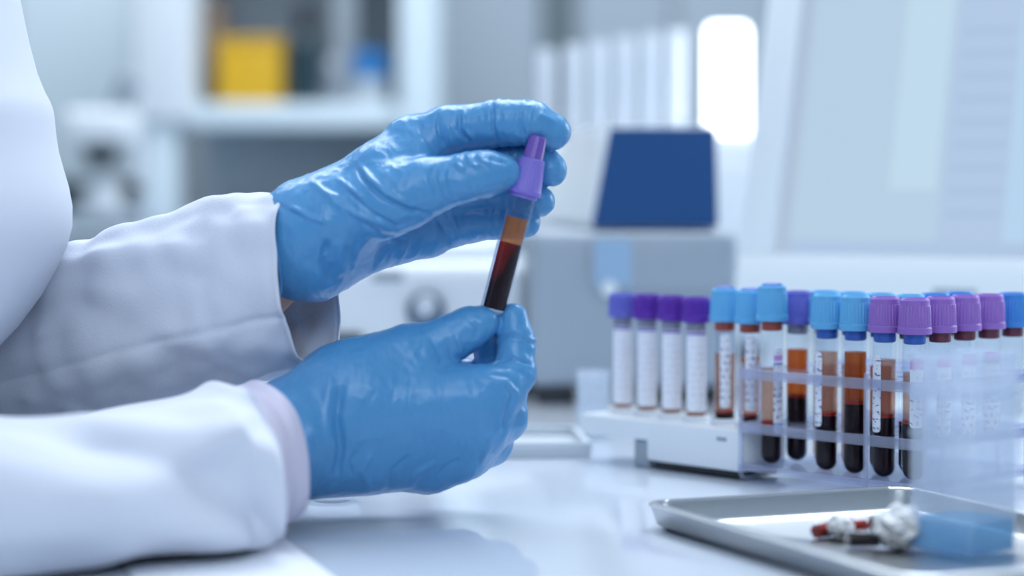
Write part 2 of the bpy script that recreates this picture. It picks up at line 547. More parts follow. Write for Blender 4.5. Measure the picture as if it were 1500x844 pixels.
def nets(lo, hi, step, fn):
    lo = np.array(lo, np.float32)
    n = np.ceil((np.array(hi, np.float32) - lo) / step).astype(int) + 1
    ax = [lo[i] + step * np.arange(n[i], dtype=np.float32) for i in range(3)]
    G = np.stack(np.meshgrid(*ax, indexing='ij'), -1)
    D = np.empty(G.shape[:3], np.float32)
    for i in range(0, n[0], 16):
        D[i:i + 16] = fn(G[i:i + 16])
    S = D < 0
    acc = np.zeros((n[0] - 1, n[1] - 1, n[2] - 1), np.int8)
    for i in (0, 1):
        for j in (0, 1):
            for k in (0, 1):
                acc += S[i:n[0] - 1 + i, j:n[1] - 1 + j, k:n[2] - 1 + k]
    act = (acc > 0) & (acc < 8)
    idx = -np.ones(act.shape, np.int64)
    cells = np.argwhere(act)
    idx[act] = np.arange(len(cells))
    pos = np.zeros((len(cells), 3), np.float64)
    cnt = np.zeros(len(cells))
    cor = [(i, j, k) for i in (0, 1) for j in (0, 1) for k in (0, 1)]
    for p in cor:
        for axn in range(3):
            if p[axn]: continue
            q = list(p); q[axn] = 1
            cp = cells + np.array(p); cq = cells + np.array(q)
            dp = D[cp[:, 0], cp[:, 1], cp[:, 2]]; dq = D[cq[:, 0], cq[:, 1], cq[:, 2]]
            x = (dp < 0) != (dq < 0)
            tt = dp[x] / (dp[x] - dq[x])
            pos[x] += cp[x] + tt[:, None] * (np.array(q) - np.array(p))
            cnt[x] += 1
    V = lo + step * pos / cnt[:, None]
    faces = []
    for axn in range(3):
        o1, o2 = [a for a in range(3) if a != axn]
        sl0 = [slice(None)] * 3; sl1 = [slice(None)] * 3
        sl0[axn] = slice(0, -1); sl1[axn] = slice(1, None)
        cr = S[tuple(sl0)] != S[tuple(sl1)]
        e = np.argwhere(cr)
        e = e[(e[:, o1] > 0) & (e[:, o2] > 0) & (e[:, o1] < n[o1] - 1) & (e[:, o2] < n[o2] - 1)]
        def ci(d1, d2):
            c = e.copy(); c[:, o1] -= d1; c[:, o2] -= d2
            return idx[c[:, 0], c[:, 1], c[:, 2]]
        faces.append(np.stack([ci(1, 1), ci(0, 1), ci(0, 0), ci(1, 0)], -1))
    return V, np.concatenate(faces)


def vf_bm(V, Fc):
    me = bpy.data.meshes.new('tmp')
    me.from_pydata([tuple(v) for v in V], [], [tuple(int(x) for x in f) for f in Fc])
    bm = bmesh.new()
    bm.from_mesh(me)
    bpy.data.meshes.remove(me)
    bmesh.ops.recalc_face_normals(bm, faces=bm.faces)
    bm.normal_update()
    return bm


MM = 0.001
YT = 1.247          # distance of the held tube


def hand_field(palm, fingers, kp=0.011, kf=0.0012, kpf=0.006):
    def w(p): return np.array(at(p[0], p[1], YT + p[2] * MM))
    palmw = [(w(a), w(b_), r1 * MM, r2 * MM) for a, b_, r1, r2 in palm]
    fw = [([w(p) for p in ch], [p[3] * MM for p in ch], [p[4] if len(p) > 4 else 0 for p in ch]) for ch in fingers]
    def fn(P):
        d = None
        for a, b_, r1, r2 in palmw:
            x = rcone(P, a, b_, r1, r2)
            d = x if d is None else smin(d, x, kp)
        f = None
        for pts, rs, gr in fw:
            c = None
            for i in range(len(pts) - 1):
                x = rcone(P, pts[i], pts[i + 1], rs[i], rs[i + 1])
                c = x if c is None else smin(c, x, 0.004)
            for i in range(1, len(pts) - 1):
                if gr[i]:
                    tg = pts[i + 1] - pts[i - 1]
                    tg = (tg / np.linalg.norm(tg)).astype(np.float32)
                    rel = P - pts[i].astype(np.float32)
                    s = rel @ tg
                    near = (rel ** 2).sum(-1) < (2.0 * rs[i]) ** 2
                    for off in (-0.0022, 0.0022):
                        c = c + near * gr[i] * MM * np.exp(-((s - off) / 0.0011) ** 2)
            f = c if f is None else smin(f, c, kf)
        return smin(d, f, kpf)
    return fn


def project_uv(co):
    x, y, z = co[:, 0], co[:, 1], co[:, 2] - H
    zc = y * math.cos(TH) - z * math.sin(TH)
    yc = y * math.sin(TH) + z * math.cos(TH)
    return 750 + F * x / zc, 422 - F * yc / zc


def wrinkle(bm, lines, facing=0.15):
    """raise ridges / sink creases of the glove along given surface lines"""
    bm.normal_update()
    co = np.array([v.co for v in bm.verts])
    no = np.array([v.normal for v in bm.verts])
    u, v = project_uv(co)
    view = co - np.array([0, 0, H])
    view /= np.linalg.norm(view, axis=1)[:, None]
    fc = np.clip((-(view * no).sum(1) - facing) / 0.3, 0, 1)
    disp = np.zeros(len(co))
    for pts, amp, wd in lines:
        P = np.array(pts, float)
        best = np.full(len(co), 1e9); bt = np.zeros(len(co))
        n = len(P) - 1
        for i in range(n):
            a, b_ = P[i], P[i + 1]
            d = b_ - a
            t = np.clip(((u - a[0]) * d[0] + (v - a[1]) * d[1]) / (d @ d), 0, 1)
            q = np.hypot(u - a[0] - t * d[0], v - a[1] - t * d[1])
            k = q < best
            best[k] = q[k]; bt[k] = (i + t[k]) / n
        taper = np.clip(np.minimum(bt, 1 - bt) * 5 + 0.15, 0, 1)
        disp += amp * MM * np.exp(-(best / wd) ** 2) * taper
    disp *= fc * 1.45
    for i, vtx in enumerate(bm.verts):
        vtx.co = vtx.co + vtx.normal * float(disp[i])


def rumple(bm, amp, scale, seed=0.0, stretch=(1, 1, 1)):
    bm.normal_update()
    for v in bm.verts:
        p = Vector((v.co.x * stretch[0], v.co.y * stretch[1], v.co.z * stretch[2])) * scale + Vector((seed, seed, 0))
        n1 = noise.noise(p)
        n2 = 1 - abs(noise.noise(p * 2.1)) * 2
        v.co = v.co + v.normal * amp * (0.6 * n1 + 0.5 * n2 * 0.6)


def glove_from(V, Fc, plane_co, plane_no, lines, name, parent, ramp, seed):
    bm = vf_bm(V, Fc)
    bmesh.ops.smooth_vert(bm, verts=bm.verts, factor=0.5, use_axis_x=True, use_axis_y=True, use_axis_z=True)
    rumple(bm, ramp, 75, seed, (1.3, 1, 0.8))
    wrinkle(bm, lines)
    g = bm.verts[:] + bm.edges[:] + bm.faces[:]
    bmesh.ops.bisect_plane(bm, geom=g, plane_co=plane_co, plane_no=plane_no, clear_outer=True)
    # rolled bead on the cuff edge
    be = [e for e in bm.edges if e.is_boundary]
    loop = []
    if be:
        nxt = {}
        for e in be:
            a, b_ = e.verts
            nxt.setdefault(a, []).append(b_); nxt.setdefault(b_, []).append(a)
        cur = be[0].verts[0]; prev = None
        while True:
            loop.append(cur.co.copy())
            c = [x for x in nxt[cur] if x is not prev]
            prev, cur = cur, c[0]
            if cur is be[0].verts[0] or len(loop) > 5000: break
    o = child(name, bm, M['glove'], parent, angle=180)
    md = o.modifiers.new('thickness', 'SOLIDIFY'); md.thickness = 0.0005; md.offset = -1
    if len(loop) > 20:
        sub = loop[::3]
        bm = bmesh.new()
        tubepath(bm, sub, 0.0010, 8, closed=True)
        child('cuff_bead', bm, M['glove'], o)
    return o


person = empty('person', (-0.33, 1.22, FZ), label='person in a white lab coat and blue gloves holding a blood tube', cat='person')

# ---- upper (left) hand: palm towards the camera, thumb and fingertips on the cap
palm_u = [
    ((340, 385, 24), (455, 352, 16), 18, 27),
    ((455, 330, 16), (520, 300, 18), 25, 20),
    ((455, 385, 18), (520, 345, 24), 20, 18),
    ((500, 300, 16), (600, 218, 22), 18, 14.5),
    ((505, 310, 20), (625, 255, 32), 17, 13),
    ((505, 335, 24), (640, 300, 36), 17, 12.5),
    ((500, 362, 26), (625, 345, 36), 16, 11.5),
    ((490, 320, 4), (590, 290, -4), 20, 16.5),
    ((560, 250, 8), (612, 232, 12), 14, 11),
]
fing_u = [
    # index, middle, ring, little, thumb: (u, v, depth mm, radius mm, groove)
    [(604, 207, 23, 13.5), (655, 192, 20, 12.6), (735, 180, 13, 11.6, 0.7), (776, 180, 10, 11.2, 0.6), (809, 193, 12, 9.6)],
    [(625, 250, 33, 12.5), (690, 232, 32, 11.5), (760, 232, 27, 10.6, 0.6), (788, 240, 21, 10.0, 0.4), (806, 249, 17, 8.8)],
    [(640, 297, 37, 12), (700, 282, 37, 10.8), (752, 286, 30, 9.8, 0.5), (776, 291, 24, 9.0), (790, 295, 20, 8.0)],
    [(628, 340, 38, 11.5), (690, 326, 38, 10), (735, 324, 32, 8.8, 0.5), (757, 326, 27, 8.0), (771, 327, 24, 7.2)],
    [(560, 295, -4, 17), (625, 274, -7, 14.2), (690, 258, -6, 11.9, 0.35), (715, 254, -4, 11.0), (738, 252, -3, 8.9)],
]
fu = hand_field(palm_u, fing_u)
lo = at(380, 470, 1.18); hi = at(850, 120, 1.34)
lo = (at(378, 470, YT).x - 0.01, 1.19, at(400, 480, YT).z)
hi = (at(862, 200, YT).x, 1.325, at(700, 128, YT).z)
V, Fc = nets(lo, hi, 0.0009, fu)
lines_u = [
    # thumb-base folds
    ([(520, 243), (535, 265), (560, 288), (595, 306), (628, 314)], -1.5, 3.2),
    ([(526, 240), (542, 262), (566, 284), (600, 301)], 0.9, 4.0),
    ([(500, 268), (520, 290), (545, 312), (580, 332), (615, 322)], -0.8, 3.0),
    ([(494, 262), (512, 276), (532, 292)], 1.0, 4.0),
    ([(470, 280), (495, 300), (530, 318), (568, 330)], 0.9, 4.5),
    ([(455, 265), (475, 282), (500, 292)], 0.9, 4.0),
    ([(425, 302), (450, 318), (482, 326)], 1.3, 4.5),
    ([(404, 296), (425, 310), (455, 322)], -0.8, 3.5),
    ([(530, 325), (560, 345), (600, 352)], -0.8, 4.0),
    ([(480, 350), (475, 385), (488, 420)], -1.6, 7.0),
    ([(500, 348), (497, 380), (505, 408)], 1.0, 7.0),
    # thumb
    ([(636, 240), (630, 262), (640, 288)], -0.6, 2.5), ([(648, 236), (643, 260), (652, 288)], -0.6, 2.5),
    ([(660, 234), (656, 258), (663, 286)], -0.5, 2.3), ([(672, 226), (668, 240), (682, 252)], 0.9, 3.0),
    ([(684, 226), (690, 240), (702, 246)], 0.9, 3.0), ([(700, 224), (706, 236), (720, 242)], 0.9, 3.0), ([(716, 232), (728, 236), (744, 240)], -0.5, 3.0),
    # index knuckles and web
    ([(673, 165), (672, 190), (688, 210)], -1.3, 3.0), ([(680, 162), (681, 188), (697, 208)], 0.8, 3.0),
    ([(722, 152), (722, 185), (730, 212)], -1.1, 2.6), ([(764, 158), (762, 180), (768, 200)], -1.0, 2.6),
    ([(640, 165), (642, 190), (650, 215)], -1.0, 3.0), ([(652, 178), (660, 196), (664, 218)], 0.8, 3.0),
    ([(612, 175), (620, 200), (640, 225)], -0.7, 4.0), ([(785, 168), (800, 172), (815, 178)], 0.5, 4.0),
    # palm folds below the thumb
    ([(640, 318), (655, 345), (660, 365)], -0.8, 3.5), ([(660, 310), (668, 335), (672, 355)], 0.8, 3.5),
    ([(600, 345), (590, 370), (578, 395)], 0.8, 4.0), ([(570, 350), (556, 375), (545, 398)], -0.8, 4.0), ([(530, 352), (520, 380), (515, 402)], 0.7, 4.0),
]
glove_from(V, Fc, at(392, 360, YT + 0.018), Vector((-1, -0.28, -0.18)), lines_u, 'glove', person, 0.0010, 3.1)

# ---- lower (right) hand: back towards the camera, thumb and index pinching the tube end
palm_l = [
    ((335, 676, -72), (430, 640, -20), 22, 27),
    ((430, 625, -18), (520, 585, -10), 24, 25),
    ((430, 665, -16), (520, 650, -8), 24, 25),
    ((520, 590, -10), (690, 580, -12), 24, 15),
    ((520, 610, -10), (700, 625, -8), 23, 15),
    ((520, 640, -6), (672, 660, 0), 23, 15),
    ((510, 660, -4), (625, 680, 6), 19, 14),
    ((500, 570, -8), (590, 530, -4), 22, 17),
]
fing_l = [
    [(690, 585, -11, 15), (727, 575, -9, 14), (754, 548, -3, 10.4, 0.4), (756, 500, 2, 9.4, 0.7), (752, 466, 3, 7.6)],
    [(700, 628, -7, 14.5), (738, 612, 6, 12), (742, 575, 18, 9.8), (722, 522, 20, 9.2, 0.5), (716, 492, 14, 8.2)],
    [(675, 660, 0, 14.5), (716, 648, 14, 12), (722, 622, 28, 9.8), (692, 575, 32, 9), (684, 548, 26, 8.2)],
    [(630, 682, 6, 13), (668, 676, 20, 11), (678, 655, 34, 9), (658, 612, 38, 8.2), (650, 590, 32, 7.4)],
    [(540, 555, -6, 19), (610, 516, -3, 13.5), (668, 492, -2, 11.2, 0.3), (690, 480, -2, 10.2), (707, 472, -2, 8.4)],
]
fl = hand_field(palm_l, fing_l, kp=0.012, kf=0.003, kpf=0.008)
lo = (at(330, 700, YT).x - 0.01, 1.125, 0.002)
hi = (at(800, 500, YT).x, 1.315, at(700, 425, YT).z)
V, Fc = nets(lo, hi, 0.0010, fl)
lines_l = [
    ([(729, 497), (748, 490), (776, 499)], -1.1, 2.4), ([(728, 532), (748, 523), (778, 534)], -1.0, 2.4),
    ([(716, 548), (745, 552), (762, 572)], -0.6, 3.5), ([(735, 560), (752, 580), (742, 612), (738, 640)], -1.2, 4.0),
    ([(752, 590), (746, 620), (734, 650)], 0.9, 4.0), ([(700, 560), (725, 566), (742, 580)], -0.5, 3.0),
    ([(668, 495), (674, 505), (676, 520)], 0.7, 3.0), ([(656, 500), (660, 515), (664, 530)], -0.6, 3.0), ([(690, 470), (700, 480), (696, 495)], -0.5, 3.0),
    ([(630, 492), (640, 510), (650, 535)], -0.5, 4.0),
    ([(500, 560), (494, 610), (500, 660), (492, 705)], -1.6, 6.0), ([(484, 545), (478, 600), (482, 660)], 0.8, 7.0),
    ([(540, 712), (530, 690), (545, 665)], 0.8, 4.0), ([(570, 716), (575, 690), (600, 668)], -0.8, 4.0),
    ([(600, 716), (612, 692), (640, 676)], 0.8, 4.0), ([(520, 650), (540, 640), (560, 642)], 0.4, 5.0), ([(640, 700), (652, 685), (676, 672)], -0.7, 4.0),
    ([(705, 678), (716, 655), (722, 630)], 0.8, 4.0), ([(515, 700), (512, 680), (524, 660)], -0.7, 4.0),
]
glove_from(V, Fc, at(372, 665, YT - 0.058), Vector((-0.85, -0.5, -0.03)), lines_l, 'glove', person, 0.0009, 8.7)

# ------------------------------------------------------------------ cloth tubes
def loft(bm, stations, fold, n=72, per=10, p=2.3, end_cap=None):
    """stations: (top uv, bottom uv, distance, half thickness m). Catmull-Rom between them."""
    S = []
    for (tu, tv), (bu, bv), Y, hd in stations:
        a, b_ = at(tu, tv, Y), at(bu, bv, Y)
        S.append((a, b_, hd))
    def cr(p0, p1, p2, p3, t):
        return 0.5 * ((2 * p1) + (p2 - p0) * t + (2 * p0 - 5 * p1 + 4 * p2 - p3) * t * t + (3 * p1 - p0 - 3 * p2 + p3) * t ** 3)
    out = []
    N = len(S)
    for i in range(N - 1):
        q = [S[max(0, i - 1)], S[i], S[i + 1], S[min(N - 1, i + 2)]]
        for k in range(per + (1 if i == N - 2 else 0)):
            t = k / per
            out.append((cr(q[0][0], q[1][0], q[2][0], q[3][0], t), cr(q[0][1], q[1][1], q[2][1], q[3][1], t), cr(q[0][2], q[1][2], q[2][2], q[3][2], t)))
    rings = []
    for i, (a, b_, hd) in enumerate(out):
        c = (a + b_) / 2
        j0, j1 = max(0, i - 3), min(len(out) - 1, i + 3)
        ax = ((out[j1][0] + out[j1][1]) - (out[j0][0] + out[j0][1])).normalized()
        up = (a - b_) / 2
        dep = Vector((-ax.y, ax.x, 0)).normalized()     # horizontal, across the arm, away from the camera
        if dep.y < 0: dep.negate()
        s = i / (len(out) - 1)
        ring = []
        for k in range(n):
            an = 2 * PI * k / n
            ca, sa = math.cos(an), math.sin(an)
            x = math.copysign(abs(ca) ** (2 / p), ca); y = math.copysign(abs(sa) ** (2 / p), sa)
            off = fold(s, an)
            d = dep * (x * hd) + up * y
            d = d + d.normalized() * off
            ring.append(bm.verts.new(c + d))
        rings.append(ring)
    for i in range(len(rings) - 1):
        for k in range(n):
            bm.faces.new([rings[i][k], rings[i][(k + 1) % n], rings[i + 1][(k + 1) % n], rings[i + 1][k]])
    return rings


def g(x, c, w): return math.exp(-((x - c) / w) ** 2)
def angd(a, c): return (a - c + PI) % (2 * PI) - PI

def fold_far(s, an):
    f = 0.0
    # long soft folds running down the sleeve on the side facing the lens (an = pi)
    for c, sl, w, amp in ((2.5, 0.9, 0.16, 0.0045), (3.05, 1.0, 0.2, -0.003), (3.6, -0.5, 0.2, 0.003), (2.1, -0.4, 0.18, 0.003), (4.2, 0.3, 0.2, 0.002)):
        f += amp * g(angd(an, c + sl * (s - 0.5)), 0, w) * g(s, 0.45, 0.4)
    f += 0.004 * noise.noise(Vector((s * 7, 2.2 * math.cos(an), 2.2 * math.sin(an))))
    f += 0.003 * g(s, 0.36, 0.05) * (1 if math.sin(an) > 0 else 0.2) - 0.003 * g(s, 0.44, 0.05) * max(0, math.sin(an))
    f += 0.0012 * g(s, 0.985, 0.012)
    f -= 0.0013 * g(angd(an, PI + 0.33), 0, 0.035)
    f += 0.0022 * noise.noise(Vector((s * 16, 3.5 * math.cos(an) + 2 * s, 3.5 * math.sin(an))))
    return f

def fold_near(s, an):
    f = 0.0
    for c, sl, w, amp in ((2.3, 2.2, 0.28, 0.006), (3.0, 2.6, 0.25, -0.006), (3.6, 2.0, 0.3, 0.006), (2.7, -1.6, 0.22, 0.004), (4.2, 1.5, 0.25, -0.004)):
        f += amp * g(angd(an, c + sl * (s - 0.6)), 0, w) * g(s, 0.65, 0.35)
    f += 0.006 * noise.noise(Vector((s * 5, 2.0 * math.cos(an) + 4, 2.0 * math.sin(an))))
    f += 0.0015 * g(s, 0.985, 0.012)
    return f

coat = bmesh.new()
loft(coat, [
    ((-120, 330), (-60, 660), 1.345, 0.062),
    ((0, 372), (40, 640), 1.335, 0.056),
    ((95, 368), (120, 620), 1.322, 0.050),
    ((160, 343), (185, 606), 1.310, 0.047),
    ((230, 316), (265, 588), 1.296, 0.045),
    ((310, 296), (345, 566), 1.284, 0.043),
    ((375, 284), (412, 553), 1.274, 0.040),
    ((436, 274), (470, 543), 1.266, 0.037),
], fold_far, n=150, per=14)
loft(coat, [
    ((-330, 520), (-300, 846), 1.030, 0.066),
    ((-150, 590), (-120, 846), 1.060, 0.067),
    ((0, 618), (20, 834), 1.095, 0.068),
    ((100, 612), (115, 823), 1.118, 0.068),
    ((200, 599), (215, 812), 1.138, 0.067),
    ((280, 579), (300, 802), 1.152, 0.065),
    ((322, 571), (345, 796), 1.158, 0.063),
    ((342, 571), (368, 793), 1.161, 0.062),
], fold_near, p=2.8)
# torso: horizontal slices, chest outline as it leans over the table edge
sl = [(-0.55, -0.44, .13, .21), (-0.30, -0.42, .13, .20), (-0.08, -0.40, .125, .19), (0.02, -0.37, .125, .185), (0.06, -0.30, .125, .18), (0.10, -0.2575, .125, .175),
      (0.131, -0.2395, .125, .175), (0.151, -0.2310, .125, .175), (0.172, -0.2340, .125, .175), (0.19, -0.2410, .125, .176), (0.208, -0.2420, .124, .178),
      (0.2156, -0.2435, .124, .178), (0.226, -0.2510, .124, .18), (0.265, -0.2600, .123, .185), (0.32, -0.2695, .12, .19), (0.38, -0.2825, .112, .185), (0.43, -0.30, .09, .15), (0.455, -0.325, .065, .10)]
rings = []
nn = 180
for z, xf, hx, hy in sl:
    ring = []
    for k in range(nn):
        an = 2 * PI * k / nn
        ca, sa = math.cos(an), math.sin(an)
        x = math.copysign(abs(ca) ** 0.85, ca); y = math.copysign(abs(sa) ** 0.85, sa)
        r = 1 + 0.03 * noise.noise(Vector((ca * 2, sa * 2, z * 9)))
        fl_ = 0.007 * g(angd(an, -0.75 + 0.5 * (0.27 - z)), 0, 0.05) + 0.004 * g(angd(an, -1.2), 0, 0.15) + 0.006 * max(0, min(1, (angd(an, -0.72 + 0.5 * (0.27 - z))) / 0.03 + 0.5)) * (1 if angd(an, 0.6) < 0 else 0)
        ring.append(coat.verts.new((xf - hx + hx * x * (r if ca < 0.6 else 1) + fl_ * ca, 1.215 + hy * y * r, z)))
    rings.append(ring)
for i in range(len(rings) - 1):
    for k in range(nn):
        coat.faces.new([rings[i][k], rings[i][(k + 1) % nn], rings[i + 1][(k + 1) % nn], rings[i + 1][k]])
# upper parts of both sleeves, shoulder to elbow
def limb(bm, pts, rs, n=40):
    tubepath(bm, pts, rs, n)
e_n = (at(-330, 520, 1.030) + at(-300, 846, 1.030)) / 2
limb(coat, [(-0.40, 1.06, 0.385), (-0.395, 1.045, 0.30), (-0.385, 1.035, 0.2), (-0.365, 1.035, 0.12), e_n + Vector((-0.02, 0, 0.01)), e_n + Vector((0.03, 0.004, 0.0))], [0.062, 0.064, 0.060, 0.056, 0.055, 0.05])
e_f = (at(-120, 330, 1.345) + at(-60, 660, 1.345)) / 2
limb(coat, [(-0.40, 1.37, 0.385), (-0.395, 1.385, 0.30), (-0.38, 1.39, 0.2), (-0.355, 1.38, 0.13), e_f + Vector((-0.02, 0, 0.01)), e_f + Vector((0.03, -0.004, 0.0))], [0.062, 0.064, 0.060, 0.056, 0.055, 0.05])
for v in coat.verts:
    if v.co.x > TX0 - 0.01 and -0.2 < v.co.z < 0.003: v.co.z = 0.003
co = child('lab_coat', coat, M['coat'], person, angle=180)
md = co.modifiers.new('hem', 'SOLIDIFY'); md.thickness = 0.0014; md.offset = -1
md = co.modifiers.new('soft', 'SUBSURF'); md.levels = 1; md.render_levels = 1
cuff = bmesh.new()
loft(cuff, [
    ((290, 590), (312, 785), 1.168, 0.046),
    ((335, 576), (358, 778), 1.176, 0.047),
    ((362, 567), (384, 770), 1.181, 0.047),
    ((384, 561), (408, 762), 1.185, 0.047),
], lambda s, an: 0.0015 * noise.noise(Vector((s * 4, 2 * math.cos(an), 2 * math.sin(an)))) + 0.001 * g(s, 0.97, 0.03), n=64, per=8)
for v in cuff.verts:
    v.co.z = max(v.co.z, 0.0035)
co2 = child('shirt_cuff', cuff, M['shirt'], person, angle=180)
md = co2.modifiers.new('hem', 'SOLIDIFY'); md.thickness = 0.0022; md.offset = -1

# body under the coat: torso, neck and both arms to the wrists in one surface
def pv(p): return np.array(p, np.float32)
w_u0, w_u1 = at(470, 352, YT + 0.018), at(330, 420, 1.285)
w_l0, w_l1 = at(450, 642, YT - 0.016), at(335, 678, 1.180)
body_parts = [
    ((-0.51, 1.215, -0.1), (-0.44, 1.215, 0.15), 0.085, 0.09), ((-0.36, 1.15, 0.25), (-0.36, 1.28, 0.25), 0.09, 0.09),
    ((-0.36, 1.12, 0.36), (-0.36, 1.31, 0.36), 0.06, 0.06), ((-0.36, 1.215, 0.36), (-0.345, 1.215, 0.50), 0.055, 0.05),
    ((-0.40, 1.05, 0.385), (-0.385, 1.035, 0.2), 0.04, 0.036), ((-0.385, 1.035, 0.2), (-0.365, 1.035, 0.12), 0.036, 0.034), ((-0.365, 1.035, 0.12), e_n, 0.034, 0.032), (e_n, at(-140, 716, 1.060), 0.032, 0.030), (at(-140, 716, 1.060), at(100, 718, 1.118), 0.030, 0.027), (at(100, 718, 1.118), w_l1, 0.026, 0.018), (w_l1, w_l0, 0.016, 0.012),
    ((-0.40, 1.37, 0.385), (-0.38, 1.39, 0.2), 0.04, 0.036), ((-0.38, 1.39, 0.2), e_f, 0.036, 0.034), (e_f, w_u1, 0.033, 0.026), (w_u1, w_u0, 0.026, 0.019),
]
def fb(P):
    d = None
    for a, b_, r1, r2 in body_parts:
        x = rcone(P, pv(a), pv(b_), r1, r2)
        d = x if d is None else smin(d, x, 0.02)
    return d
V, Fc = nets((-0.55, 0.96, -0.2), (0.0, 1.48, 0.57), 0.006, fb)
child('body', vf_bm(V, Fc), M['skin'], person, angle=180)

# ------------------------------------------------------------------ test tubes
def tube_glass_mesh(name, L, ro=0.0068, ri=0.0061):
    prof = []
    for k in range(7):
        a = PI / 2 * k / 6
        prof.append((ro * math.sin(a), ro - ro * math.cos(a)))
    prof += [(ro, L), (ri, L)]
    for k in range(6, -1, -1):
        a = PI / 2 * k / 6
        prof.append((ri * math.sin(a), ro - ri * math.cos(a)))
    bm = lathebm(prof, 32, cap0=False, cap1=False)
    return bm_mesh(bm, name, M['glass'])


def liquid_bm(z0, z1, r=0.0060, bottom=True, ro=0.0068):
    prof = []
    if bottom and z0 <= 0.0011:
        for k in range(7):
            a = PI / 2 * k / 6
            prof.append((r * math.sin(a), ro - r * math.cos(a)))
    else:
        prof.append((0, z0)); prof.append((r, z0))
    prof += [(r, z1), (0, z1 - 0.0004)]
    return lathebm(prof, 28, cap0=False, cap1=False)


def cap_bm(r0=0.0082, r1=0.0072, h=0.0195, ribs=30):
    n = ribs * 4
    prof = [(r0 - 0.002, 0), (r0 + .0002, 0.0), (r0 + .0004, 0.0007), (r0 + .0004, 0.0032), (r0 - .0001, 0.004), (r0 - .0001, 0.0042),
            (r1 + .0002, h * 0.78), (r1, h * 0.80), (r1 - .0001, h - 0.0012), (r1 - .0010, h), (r1 - .0020, h), (r1 - .0024, h - 0.0012), (0, h - 0.0012)]
    def mod(i, k):
        if 5 <= i <= 6: return 1.0 + (0.022 if k % 4 in (1, 2) else -0.022)
        return 1.0
    bm = bmesh.new()
    lathe(bm, prof, n, mod=mod, cap0=True, cap1=False)
    return bm


def label_bm(z0, z1, a0, a1, r=0.00692, n=14, rc=0.002):
    bm = bmesh.new()
    cols = []
    for k in range(n + 1):
        a = a0 + (a1 - a0) * k / n
        e = min(k, n - k) / n * (a1 - a0) * r
        ins = 0 if e >= rc else rc - math.sqrt(max(0, rc * rc - (rc - e) ** 2))
        cols.append([bm.verts.new((rr * math.cos(a), rr * math.sin(a), z)) for rr in (r, r + 0.00018) for z in (z0 + ins, z1 - ins)])
    for k in range(n):
        A, B = cols[k], cols[k + 1]
        bm.faces.new([A[0], B[0], B[1], A[1]]); bm.faces.new([A[2], A[3], B[3], B[2]])
        bm.faces.new([A[0], A[2], B[2], B[0]]); bm.faces.new([A[1], B[1], B[3], A[3]])
    bm.faces.new([cols[0][0], cols[0][1], cols[0][3], cols[0][2]])
    bm.faces.new([cols[n][0], cols[n][2], cols[n][3], cols[n][1]])
    return bm


MESH = {}
def cached(key, fn):
    if key not in MESH: MESH[key] = fn()
    return MESH[key]


def blood_tube(loc, caph, L, cap, stop, blood=0, serum=0, lab=None, label='', group='', pale=False, rz=0.0, small=False, name='blood_tube'):
    """loc = foot of the tube; L glass length; blood / serum = levels above the foot"""
    t = empty(name, loc, (0, 0, rz), label, 'test tube', group)
    link('glass_body', cached(('g', L), lambda: tube_glass_mesh('glass_body', L)), t)
    k = ('c', cap, caph, small)
    r0, r1 = (0.0087, 0.0084) if small else (0.0090, 0.0082)
    link('cap', cached(k, lambda: bm_mesh(cap_bm(r0, r1, caph), 'cap', M[cap], angle=30)), t, (0, 0, L - 0.001))
    link('stopper', cached(('s', stop), lambda: bm_mesh(lathebm([(0.0050, 0), (0.0060, 0.0006), (0.0060, 0.006), (0.0055, 0.0062)], 24), 'stopper', M[stop])), t, (0, 0, L - 0.0066))
    if stop == 'stop_red':
        link('plug', cached(('plug',), lambda: bm_mesh(lathebm([(0.0060, -0.0010), (0.0060, 0.0003), (0.0050, 0.0012), (0, 0.0014)], 28), 'plug', M['stop_blue'])), t, (0, 0, L - 0.001 + caph))
    if blood:
        def mk():
            bm = liquid_bm(0, blood - 0.002)
            me = bm_mesh(bm, 'blood', [M['blood']])
            return me
        link('blood', cached(('b', blood), mk), t)
        link('red_layer', cached(('r', blood), lambda: bm_mesh(liquid_bm(blood - 0.0019, blood), 'red_layer', M['bloodred'])), t)
    if serum:
        sm = M['serum_pale'] if pale else M['serum']
        link('serum', cached(('p', blood, serum, pale), lambda: bm_mesh(liquid_bm(blood + 0.0001 if blood else 0.0, serum), 'serum', sm)), t)
    if lab:
        z0, z1, a0, a1, mat = lab
        link('label', cached(('l',) + lab, lambda: bm_mesh(label_bm(z0, z1, a0, a1), 'label', M[mat])), t)
    return t


# ---- clear rack: grid of 6 x 5 places, near corner tube K, axis A runs left/away, axis B runs right/away
PIT = 0.0225
K = at(1340, 480, 1.315); K.z = 0
A = Vector((-0.68, 0.733, 0)).normalized()
B = Vector((0.733, 0.68, 0)).normalized()
PA = 0.0205
def cell(a, b_): return K + A * (a * PA) + B * (b_ * PIT)
rack_rot = math.atan2(A.y, A.x)
rack = empty('tube_rack', K + A * PA * 2.5 + B * PIT * 2, (0, 0, rack_rot), 'clear acrylic rack of stoppered blood tubes on the table', 'rack')

